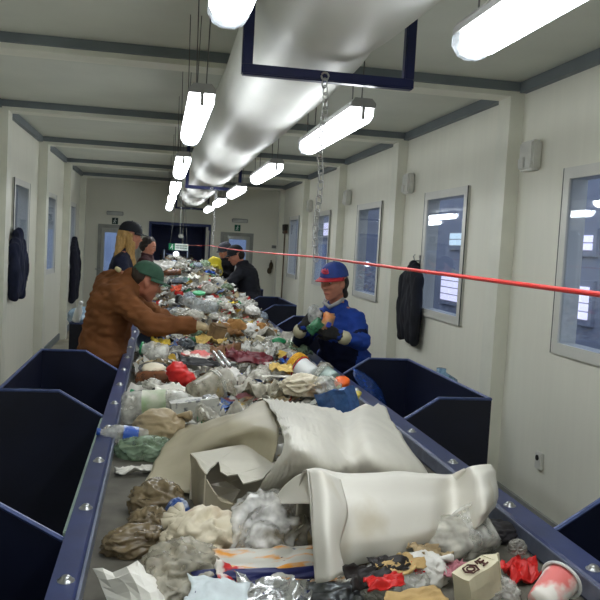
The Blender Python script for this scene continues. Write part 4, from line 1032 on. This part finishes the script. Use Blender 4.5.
wp = tag(sheet('white_paper', rws, 2, mat('bright_paper', (236, 234, 226), .7, 0, .04, 9), None, .003, .006, 16, lambda u, v, p: V((0, 0, 1))*(.02*abs(noise.noise(V((p.x*16, p.y*10, 2))))-.022*abs(noise.noise(V((p.x*9, p.y*14, 7)))))), 'crumpled white paper nearest the rail at the bottom', 'paper')
for p in wp.data.polygons: p.use_smooth = False
put(flat('red_white_scrap', .10, .05, REDW, 9, .025), az(150, 570, .93), (.3, .1, .5), None, 'small red and white scrap above the crumpled white paper', 'wrapper')
put(bag('clear_bag', (.10, .085, .07), DIRTYCLR, 7, .45, 2.4, False), az(180, 592, Z), (0, 0, .8), None, 'dirty clear plastic bag beside the white paper at the bottom', 'bag')
put(bag('clear_bag', (.08, .07, .05), DIRTYCLR, 12, .45, 2.4, False), az(158, 602, Z), (0, 0, .8), None, 'brownish clear bag below the crumpled white paper', 'bag')
put(flat('pale_pad', .13, .095, LBLUE, 5, .014, 14, .0, NAVYP), az(217, 592, .965), (.3, .1, -.2), None, 'pale blue padded wrapper with dark edge at the bottom', 'wrapper')
put(flat('red_carton_flap', .09, .08, REDW, 13, .02), az(233, 582, .95), (.7, .5, .3), None, 'red and white torn carton flap beside the pale blue wrapper', 'carton')
bm = crump(.30, .05, 12, .015, 91); put(link('navy_strip', bm, NAVYP, None, True), az(268, 578, .95), (.9, .05, .2), None, 'dark blue strip of film along the front of the printed packet', 'film')
put(flat('foil_packet', .17, .10, FOIL, 14, .03, 16, 0, NAVYP), az(275, 594, .95), (.3, 0, -.15), None, 'silver foil packet with dark blue edge below the printed packet', 'packet')
put(flat('foil_packet', .16, .08, mat('grey_foil', (120, 124, 128), .3, .7, .2, 26, .3), 15, .03, 16), az(334, 594, .945), (.3, 0, .1), None, 'dark grey foil packet under the drooping white strip', 'packet')
put(bag('clear_bag', (.06, .05, .035), CLR, 16, .4, 2.4, False), az(360, 598, Z), (0, 0, .2), None, 'small clear bag at the bottom under the rolled sheet', 'bag')
put(flat('black_wrapper', .13, .06, mat('black_wrapper', (36, 32, 32), .5), 17, .025), az(370, 574, .985), (.4, .1, .5), None, 'black wrapper tucked under the front of the rolled sheet', 'wrapper')
put(flat('black_wrapper', .10, .05, mat('black_wrapper', (36, 32, 32)), 18, .02), az(390, 562, .99), (.3, .1, .2), None, 'short dark scrap just touching the rolled sheet front', 'wrapper')
put(flat('tan_card', .12, .05, CARD, 19, .02), az(402, 564, .985), (.4, 0, .6), None, 'strip of tan cardboard beside the dark scraps', 'cardboard')
put(flat('red_scrap', .09, .035, RED, 20, .015), az(386, 580, .985), (.4, 0, .3), None, 'narrow red scrap below the black wrapper', 'wrapper')
put(flat('red_scrap', .045, .03, RED, 21, .02), az(414, 565, .97), (.4, .3, .3), None, 'tiny red corner sticking out of the white bag', 'wrapper')
put(bag('white_bag', (.075, .05, .05), mat('white_bag_plastic', (218, 216, 210), .35, 0, .06, 12, .1, .5), 22, .3, 1.8), az(418, 584, Z), (0, 0, .3), None, 'white plastic bag lying in front of the rolled sheet', 'bag')
put(flat('tan_cloth', .13, .06, mat('tan_cloth', (170, 150, 116), .9, 0, .15, 20, .1), 23, .03), az(432, 551, .96), (.5, .2, .7), None, 'ribbed tan cloth poking out under the rolled sheet', 'cloth')
put(flat('tan_board', .14, .06, CARD, 24, .012), az(418, 597, .965), (.4, 0, .35), None, 'wedge of tan board at the bottom before the white bag', 'cardboard')
put(bag('white_bag', (.08, .06, .05), CLR, 25, .4, 2.2, False), az(392, 596, Z), (0, 0, .3), None, 'thin whitish bag between dark foil and tan board', 'bag')
put(bag('clear_tray_bag', (.14, .07, .065), MILK, 26, .22, 1.4, False), az(452, 552, Z), (0, 0, .4), None, 'milky clear plastic bag behind the cream carton', 'bag')
o = tub('clear_tub', .05, .065, .10, CLR, CLR, 27, 1, .004, .2); put(o, az(486, 548, .93), (-1.0, .3, .5), None, 'clear plastic tub with blue inside lying behind the cream carton', 'tub')
bm = BM(); ball(bm, (0, 0, .035), (.04, .04, .02), 2); crumple(bm, .01, 30); link('blue_residue', bm, BLUF, o, True)
put(flat('pink_scrap', .08, .05, mat('dull_pink', (176, 112, 122), .5), 28, .02), az(455, 566, .95), (.3, 0, .2), None, 'dull pink scrap beside the cream carton', 'wrapper')
o = carton('drink_carton', .085, .06, .13, mat('cream_carton', (214, 206, 178), .5, 0, .05, 9), None, 29, .008, True)
o.scale = (.82, .82, .82); put(o, az(462, 592, .95), (-.15, 1.35, .35), None, 'cream drink carton with brown emblem lying at the near end', 'carton')
bm = BM(); INK = mat('brown_ink', (84, 44, 38), .5)
def on(y, z): return V((-.0445-.004, y, z))
tube(bm, [on(.022*math.cos(a), .045+.022*math.sin(a)) for a in [2*PI*(k+.5)/6 for k in range(6)]], .0028, 6, True)
tube(bm, [on(.011*math.cos(a), .045+.011*math.sin(a)) for a in [2*PI*k/12 for k in range(12)]], .0026, 6, True)
tube(bm, [on(-.016, .09), on(.014, .09)], .0026, 6); tube(bm, [on(-.016, .10), on(-.016, .08)], .0026, 6); tube(bm, [on(0, .102), on(0, .084)], .0026, 6); tube(bm, [on(.014, .104), on(.014, .082), on(.002, .078)], .0026, 6)
link('emblem', bm, INK, o)
put(flat('red_cloth', .10, .07, RED, 30, .05, 16), az(521, 565, .94), (.3, 0, .2), None, 'crumpled bright red wrapper lying alone near the rail on the woman\'s side', 'wrapper')
put(bag('grey_tuft', (.022, .016, .022), film('grey_film', (150, 148, 140), .7), 31, .5, 3, False), az(517, 553, .95), (0, 0, 0), None, 'tuft of grey film stuck on the bright red wrapper', 'film')
o = tub('paper_cup', .038, .052, .12, PINKP, WHITEP, 32, 1, .003, .1); put(o, az(541, 605, .945), (-1.2, .2, -.9), .82, 'pink and white paper cup lying beside the cream carton', 'cup')
put(flat('card_scrap', .08, .04, mat('pale_card', (178, 160, 140), .7), 33, .01), az(556, 596, .915), (.1, 0, .5), None, 'pale card scrap on the bare belt beside the pink and white cup', 'cardboard')
put(bag('clear_bag', (.06, .04, .035), CLR, 34, .4, 2.4, False), az(493, 600, Z), (0, 0, .2), None, 'small clear bag between carton and paper cup', 'bag')
put(bag('dark_waste_bag', (.13, .06, .035), mat('dark_film_bag', (44, 42, 44), .4, 0, .2, 9, .1), 35, .3, 2.2, False), az(478, 540, Z), (0, 0, .1), None, 'flat dark bag under the loose end of the rolled sheet', 'bag')
# in front of the beige sheet, by the man's-side rail
o = bottle('water_bottle', .20, .034, CLR, BLUE, mat('blue_label', (44, 92, 190), .4, 0, .1, 20, 0, .4, (200, 214, 232), lo=.5, hi=.6), .12, 36); put(o, az(150, 437, .95), (0, -1.45, .1), None, 'clear bottle with blue label lying beside the rail on the bare belt', 'bottle')
put(bag('beige_bag', (.10, .10, .08), mat('beige_bag', (176, 158, 126), .5, 0, .12, 9, .1), 37, .25, 1.8), az(160, 440, .92), (0, 0, 0), None, 'beige plastic bag with small hole behind the blue-labelled bottle', 'bag')
put(bag('green_clear_bag', (.12, .06, .05), GRNF, 38, .35, 2.2, False), az(150, 458, Z), (0, 0, -.2), None, 'greenish clear bag half under the beige sheet', 'bag')
put(flat('white_scrap', .13, .05, PAPER, 39, .025), az(138, 467, .925), (.1, 0, .2), None, 'small white paper scrap lying alone on the bare belt', 'paper')
o = bottle('green_label_bottle', .36, .07, CLR, GREEN, mat('green_label', (150, 176, 130), .4, 0, .1, 14, 0, .4, (214, 214, 200)), .14, 40, .3, .8); put(o, az(122, 408, .975), (0, 1.5, -.05), None, 'large clear crushed bottle with pale green label by the rail', 'bottle')
put(bottle('brown_bottle', .24, .042, film('brown_film_bottle', (120, 76, 50), .85), BRWN, None, .1, 41), az(137, 379, .97), (0, 1.45, -.35), None, 'brown plastic bottle lying behind the large green-labelled bottle', 'bottle')
put(carton('printed_carton', .09, .07, .2, mat('grey_printed_carton', (196, 196, 190), .5, 0, .1, 34, 0, .4, (110, 112, 116), lo=.55, hi=.65), BLACK, 42, .008, False), az(171, 413, .98), (0, 1.45, .12), None, 'white carton with grey print and black end near the beige sheet', 'carton')
for px_, l in ((206, 'bright green lid under the end of the white printed carton'), (181, 'green lid under the middle of the white printed carton')):
    bm = BM(); lathe(bm, [(0, 0), (.04, 0), (.042, .014), (.036, .016), (0, .013)], 18); put(link('green_disc', bm, GREEN, None, True), az(px_, 421, .955), (.5, .2, 0), None, l, 'lid')
bm = BM(); ball(bm, (0, 0, 0), (.055, .05, .055), 3); ball(bm, (.06, -.02, -.03), (.05, .035, .04), 3); o = fuse('red_ball', bm, RED, None, .008, 4, folds(.008, 20)); put(o, az(177, 372, 1.05), (0, 0, -.4), None, 'bright red rubbery lump among the bottles', 'toy')
o = tub('food_tray', .06, .075, .025, BLACK, BLACK, 43); put(o, az(154, 372, 1.0), (.25, 0, 0), None, 'black tray holding whitish food leftovers near the rail', 'tray')
bm = BM(); ball(bm, (0, 0, .02), (.062, .062, .02), 3); crumple(bm, .01, 30); link('food_leftovers', bm, STAIN, o, True)
bm = BM(); lathe(bm, [(0, 0), (.07, 0), (.085, .02), (.08, .022), (.066, .006), (0, .006)], 22); put(link('blue_disc', bm, mat('grey_blue_plastic', (70, 82, 104), .35), None, True), az(150, 343, 1.05), (.9, -.3, .3), None, 'grey blue round lid standing on edge by the rail', 'lid')
o = bottle('green_capped_jar', .16, .055, CLR, GREEN, None, .06, 44, .62); put(o, az(168, 354, 1.05), (0, -1.4, -.2), None, 'clear jar with green cap lying below the man\'s sleeve', 'jar')
o = tub('clear_jar', .06, .068, .15, DIRTYCLR, CLR, 45, 2, .004, .12); put(o, az(192, 396, 1.0), (-.2, 1.25, .35), None, 'clear plastic jar with open end facing the white sheet', 'jar')
bm = BM(); lathe(bm, [(0, 0), (.03, 0), (.033, .006), (0, .008)], 18); put(link('silver_disc', bm, FOIL, None, True), az(209, 401, 1.03), (.6, .3, 0), None, 'small silver lid hanging at the mouth of the clear jar', 'lid')
put(flat('white_paper', .15, .10, PAPER, 46, .03), az(172, 390, 1.0), (.3, 0, .2), None, 'white paper between red lump and large green-labelled bottle', 'paper')
for i, (x, y, sx, sy, am, m, l) in enumerate(((236, 386, .30, .20, .09, MILK, 'long milky film just behind the peak of the ribbed sheet'), (282, 390, .30, .18, .08, DIRTYCLR, 'dirty clear film just behind the ribbed sheet beside the stained film'), (250, 372, .36, .22, .10, CLR, 'wide clear film in front of the maroon wrapper'),
      (218, 412, .24, .18, .09, MILK, 'milky film tucked behind the beige sheet'), (266, 341, .42, .30, .12, MILK, 'large pale film below the tan paper opposite the woman'), (292, 350, .26, .18, .07, GRNF, 'pale green film by the rail before the woman'), (262, 356, .3, .2, .08, CLR, 'clear film beside the maroon wrapper on the woman\'s side'))):
    p = az(x, y, 1.0); p.z = BZ+heap(p.x, p.y)+.045
    put(flat('plastic_film', sx, sy, m, 50+i, am, 26), p, (0, 0, i*.7), None, l, 'film')
put(flat('maroon_wrapper', .26, .12, MAROON, 60, .05), az(248, 356, 1.09), (.3, .1, -.15), None, 'dark maroon wrapper beside the silver rods', 'wrapper')
put(flat('brown_wrapper', .2, .15, BRWN, 61, .06), az(229, 350, 1.1), (.3, .1, .4), None, 'dark brown crumpled wrapper behind the silver rods', 'wrapper')
for i, (x, l) in enumerate(((213, 'silver rod nearer the man of two side by side'), (219, 'silver rod nearer the woman of two side by side'))):
    a, b = az(x, 352, 1.11), az(x+11, 366, 1.08); bm = BM(); tube(bm, [a, b], .011, 10); tag(link('silver_rod', bm, FOIL, None, True), l, 'rod')
put(flat('dark_tray', .22, .09, BLACK, 62, .02), az(198, 361, 1.06), (.25, .1, -.1), None, 'flat black tray behind the red lump', 'tray')
put(flat('pink_paper', .16, .06, PINKP, 63, .03), az(196, 354, 1.08), (.3, 0, -.1), None, 'pink and white paper on the black tray', 'paper')
bm = BM(); ball(bm, (0, 0, 0), (.05, .035, .02), 3); crumple(bm, .008, 40); put(link('green_scrap', bm, GREEN, None, True), az(279, 341, 1.06), (.3, 0, .2), None, 'bright green scrap opposite the woman in blue', 'wrapper')
o = tub('yellow_tub', .055, .072, .15, WHITEP, YEL, 64, 4); put(o, az(314, 377, 1.0), (-.1, -1.25, -.75), None, 'white tub with ribbed yellow end lying near the woman\'s rail', 'tub')
bm = BM(); tube(bm, [(.0705*math.cos(a), .0705*math.sin(a), .102) for a in [2*PI*k/24 for k in range(24)]], .0035, 6, True); link('red_band', bm, RED, o, True)
put(flat('red_scrap', .10, .05, RED, 65, .03), az(315, 383, 1.03), (.3, 0, -.3), None, 'red scrap below the yellow-ended tub', 'wrapper')
put(tub('clear_tub', .055, .06, .09, film('pale_green_clear', (190, 210, 204), .6), CLR, 66, 3, .004, .1), az(333, 382, 1.0), (-.3, -1.2, -.5), None, 'pale clear tub beside the rail, between yellow-ended tub and woman', 'tub')
put(bag('stained_film', (.10, .08, .06), STAIN, 67, .4, 2.2, False), az(303, 394, 1.0), (0, 0, 0), None, 'brown-stained plastic film below the yellow-ended tub', 'film')
put(carton('blue_packet', .12, .09, .16, film('blue_pattern_film', (70, 110, 170), .85, .15, 22), None, 68, .02, False), az(324, 406, .97), (.2, 1.2, -.6), None, 'clear and blue patterned packet resting on the ribbed sheet edge', 'packet')
put(bag('clear_pack', (.07, .06, .06), CLR, 69, .35, 2.2, False), az(326, 396, 1.0), (0, 0, 0), None, 'clear blister pack behind the blue patterned packet', 'packaging')
bm = BM(); lathe(bm, [(0, 0), (.04, 0), (.042, .02), (.035, .028), (0, .03)], 18); put(link('orange_disc', bm, ORNG, None, True), az(342, 384, 1.01), (.4, -.2, 0), None, 'bright orange lid beside the rail before the big bin', 'lid')
put(flat('yellow_green_packet', .13, .10, mat('yellow_green_print', (206, 180, 70), .4, 0, .1, 9, 0, .4, (120, 150, 90)), 70, .02), az(346, 393, 1.0), (.4, .2, -.6), None, 'yellow and green packet under the orange lid', 'packet')
bm = BM(); ball(bm, (0, 0, 0), (.045, .035, .03), 3); crumple(bm, .012, 30); put(link('grey_lump', bm, mat('grey_lump', (128, 122, 112), .9, 0, .15, 20), None, True), az(325, 368, 1.02), (0, 0, 0), None, 'grey lump on the rail edge before the woman\'s apron', 'lump')
put(flat('white_strip', .22, .03, PAPER, 71, .008), az(284, 376, 1.05), (.1, 0, -.05), None, 'long white paper strip beside the yellow-ended tub', 'paper')
put(flat('yellow_food_wrap', .12, .08, mat('yellow_food', (216, 186, 110), .6, 0, .2, 14), 72, .03), az(281, 366, 1.06), (.3, 0, 0), None, 'creamy yellow wrapper before the yellow-ended tub', 'wrapper')
put(flat('tan_paper', .35, .16, mat('tan_debris', (166, 120, 66), .8, 0, .25, 18, .2), 73, .07), az(254, 327, 1.1), (.2, .1, -.2), None, 'tan crumbly paper mass beyond the tan glove, before the woman', 'paper')
put(flat('tan_paper', .22, .14, mat('tan_debris_dark', (138, 100, 60), .8, 0, .25, 18, .2), 74, .07), az(226, 329, 1.12), (.2, .1, .2), None, 'brown crumbly paper mass just under the tan glove', 'paper')
put(flat('yellow_wrapper', .18, .10, mat('yellow_food', (216, 186, 110)), 75, .04), az(211, 338, 1.1), (.3, 0, .2), None, 'yellowish torn wrapper under the man\'s outstretched wrist', 'wrapper')
put(flat('yellow_wrapper', .12, .10, mat('yellow_bright', (206, 178, 60), .5), 76, .04), az(161, 340, 1.08), (.3, 0, .2), None, 'bright yellow wrapper under the man\'s elbow beside the round lid', 'wrapper')
o = bottle('black_capped_bottle', .34, .046, film('clear_grey_film', (214, 220, 222), .34), BLACK, None, .12, 77, .72, .85); put(o, az(217, 309, 1.22), (0, -1.42, -.55), None, 'large clear bottle with black end lying across the heap beyond the glove', 'bottle')
bm = BM(); lathe(bm, [(0, 0), (.045, 0), (.05, .012), (.044, .016), (0, .012)], 20); put(link('green_disc', bm, mat('light_green_plastic', (70, 180, 120), .4), None, True), az(199, 294, 1.31), (.2, 0, 0), None, 'light green round lid on the heap above the black-ended bottle', 'lid')
put(flat('green_scrap', .2, .1, GREEN, 78, .05), az(231, 303, 1.18), (.3, 0, 0), None, 'green scrap near the rail below the man in black', 'wrapper')
put(flat('red_scrap', .2, .1, RED, 79, .05), az(240, 299, 1.16), (.3, 0, 0), None, 'red scrap on the rail edge below the man in black', 'wrapper')
put(bag('white_sack', (.32, .3, .16), mat('white_sack_film', (214, 212, 204), .4, 0, .06, 7, .1, .5), 80, .3, 1.8), aY(165, 274, 10.4)-V((0, 0, .08)), (0, 0, 2.2), None, 'big white sack on top of the far heap beside the green cap', 'bag')
put(bag('white_sack', (.26, .22, .15), mat('white_sack_film', (214, 212, 204)), 81, .3, 1.8), aY(196, 275, 10.8)-V((0, 0, .08)), (0, 0, .5), None, 'white sack on the far heap with dark blue print, beside the yellow gloves', 'bag')
put(flat('navy_scrap', .2, .08, NAVYP, 82, .03), aY(195, 269, 10.55)+V((0, 0, .03)), (.5, 0, 0), None, 'dark blue scrap lying on the white sack beside the yellow gloves', 'wrapper')
put(flat('orange_scrap', .09, .05, mat('orange_red', (214, 96, 66), .5), 83, .05), az(176, 288, 1.32), (.3, 0, 0), None, 'orange scrap on the heap just past the green cap brim', 'wrapper')

rws = [[aY(352, 368, 4.545), aY(368, 374, 4.545), aY(380, 388, 4.54)], [aY(356, 380, 4.5), aY(372, 392, 4.48), aY(388, 404, 4.5)], [aY(366, 398, 4.46), aY(382, 412, 4.42), aY(394, 424, 4.44)]]
tag(sheet('blue_sheet', rws, 6, film('deep_blue_sheet', (44, 74, 140), .6, .2), None, .003, .01, 12), 'thin dark blue see-through sheet inside the big bin before the woman in blue', 'film')  # thin translucent blue sheet in front of the bin's far plate

# ---------------------------------------------------------------- further single pieces over the rest of the heap
protos = {}
def proto(kind, col, m):
    k = (kind, col)
    if k not in protos: 
        s = len(protos)+100
        if kind == 'plastic bag': o = bag('plastic_bag', (.085, .07, .05), m, s, .42, 1.9, False, None, False)
        elif kind == 'paper': o = flat('crumpled_paper', .15, .12, m, s, .05, 10)
        elif kind == 'wrapper': o = flat('food_wrapper', .15, .08, m, s, .04, 10)
        elif kind == 'bottle': o = bottle('plastic_bottle', .24, .038, m, [WHITEP, BLUE, RED, GREEN][s % 4], None, .12, s)
        elif kind == 'pot': o = tub('yoghurt_pot', .028, .038, .075, m, m, s, 1, .003, .1)
        elif kind == 'carton': o = carton('drink_carton', .07, .06, .16, m, None, s, .008, True)
        elif kind == 'can': 
            bm = BM(); lathe(bm, [(0, 0), (.026, 0), (.033, .008), (.033, .105), (.027, .115), (0, .112)], 16)
            for v in bm.verts: v.co.x *= 1+.2*noise.noise(v.co*20+V((s, 0, 0)))
            o = link('drink_can', bm, m, None, True)
        elif kind == 'lid':
            bm = BM(); lathe(bm, [(0, 0), (.045, 0), (.048, .01), (.042, .013), (0, .009)], 18); o = link('round_disc', bm, m, None, True)
        elif kind == 'board': o = flat('cardboard_piece', .17, .12, m, s, .015, 8)
        protos[k] = o
        return o
    src = protos[k]; o = src.copy(); COL.objects.link(o)
    for ch in src.children:
        c = ch.copy(); COL.objects.link(c); c.parent = o
    return o
KIND = [('plastic bag', 'clear', CLR, 14), ('plastic bag', 'milky', MILK, 12), ('plastic bag', 'white', mat('white_bag_plastic', (218, 216, 210)), 9), ('plastic bag', 'pale green', GRNF, 4), ('plastic bag', 'bluish', BLUF, 5), ('plastic bag', 'smoky brown', SMOKE, 3),
        ('paper', 'white', PAPER, 9), ('paper', 'beige', mat('beige_paper', (190, 176, 146), .8), 6), ('wrapper', 'red', RED, 4), ('wrapper', 'blue', BLUE, 3), ('wrapper', 'silver', FOIL, 4), ('wrapper', 'yellow', mat('yellow_bright', (206, 178, 60)), 3), ('wrapper', 'brown', BRWN, 4), ('wrapper', 'red and white', REDW, 4), ('wrapper', 'black', mat('black_wrapper', (36, 32, 32)), 4), ('wrapper', 'green', GREEN, 2),
        ('bottle', 'clear', CLR, 7), ('bottle', 'green', film('green_bottle_film', (70, 140, 90), .7), 3), ('bottle', 'bluish', BLUF, 3), ('bottle', 'brown', film('brown_film_bottle', (120, 76, 50)), 2), ('pot', 'white', WHITEP, 4), ('pot', 'clear', CLR, 3), ('carton', 'cream', mat('cream_carton', (214, 206, 178)), 3), ('carton', 'blue and white', mat('blue_white_print', (60, 100, 180), .5, 0, .1, 8, 0, .4, (220, 224, 228), lo=.46, hi=.54), 2),
        ('can', 'silver', FOIL, 2), ('can', 'red', RED, 1.5), ('lid', 'blue', BLUE, 2), ('lid', 'white', WHITEP, 2), ('board', 'tan', CARD, 5), ('board', 'dark brown', mat('brown_board', (112, 84, 58), .8, 0, .15, 9), 3)]
zonesY = [(2.9, 4.2, 'short of the man in brown'), (4.2, 5.0, 'below the brown sleeve'), (5.0, 6.1, 'just past the tan glove'), (6.1, 7.3, 'past the black-ended bottle'), (7.3, 8.7, 'level with the blond person'), (8.7, 10.0, 'before the man in black'), (10.0, 11.6, 'by the yellow gloves'), (11.6, 14.5, 'in the heap near the end wall')]
zonesX = [(-.2, .06, 'by the man\'s rail'), (.06, .32, 'towards the man\'s side'), (.32, .58, 'mid belt'), (.58, .82, 'towards the woman\'s side'), (.82, 1.2, 'by the woman\'s rail')]
rr = random.Random(23); items = []; tries = 0
while len(items) < 235 and tries < 9000:
    tries += 1
    y = 2.9+11*rr.random()**1.35; x = rr.uniform(BL+.07, BR-.09)
    if y < 4.0 and x > .2: continue
    if y < 3.4: continue
    if any((x-a)**2+(y-b)**2 < (.07+.011*y)**2 for a, b, *_ in items): continue
    kd = rr.choices(KIND, [k[3] for k in KIND])[0]
    items.append((x, y, kd))
recs = {}
for x, y, (kind, col, m, _) in items:
    o = proto(kind, col, m); h = heap(x, y); s = rr.uniform(.58, .95)*(1+.025*max(0, y-5))
    lying = kind in ('bottle', 'pot', 'carton', 'can')
    up_ = .035 if lying else .02
    rot = (rr.uniform(-.2, .2), (PI/2 if lying else 0)+rr.uniform(-.35, .35), rr.uniform(0, 6.28))
    put(o, (x, y, BZ+h+up_*s), rot, s)
    zy = next(t for a, b, t in zonesY if a <= y < b); zx = next(t for a, b, t in zonesX if a <= x < b)
    recs.setdefault((kind, col, zy, zx), []).append((y, o))
ORD = ['nearest', 'second nearest', 'third nearest', 'fourth nearest']
for (kind, col, zy, zx), L_ in recs.items():
    L_.sort(key=lambda t: t[0])
    for i, (y, o) in enumerate(L_):
        w = {'plastic bag': '%s plastic bag', 'paper': 'crumpled %s paper', 'wrapper': '%s wrapper', 'bottle': '%s plastic bottle', 'pot': '%s pot', 'carton': '%s drink carton', 'can': '%s can', 'lid': '%s round lid', 'board': '%s cardboard piece'}[kind] % col
        lab = (ORD[i]+' ' if len(L_) > 1 else '')+w+' '+zx+', '+zy
        tag(o, lab, kind if kind != 'board' else 'cardboard', {'plastic bag': 'plastic bags', 'paper': 'papers', 'wrapper': 'wrappers', 'bottle': 'bottles', 'pot': 'pots', 'carton': 'cartons', 'can': 'cans', 'lid': 'lids', 'board': 'cardboard pieces'}[kind]+' on the heap')
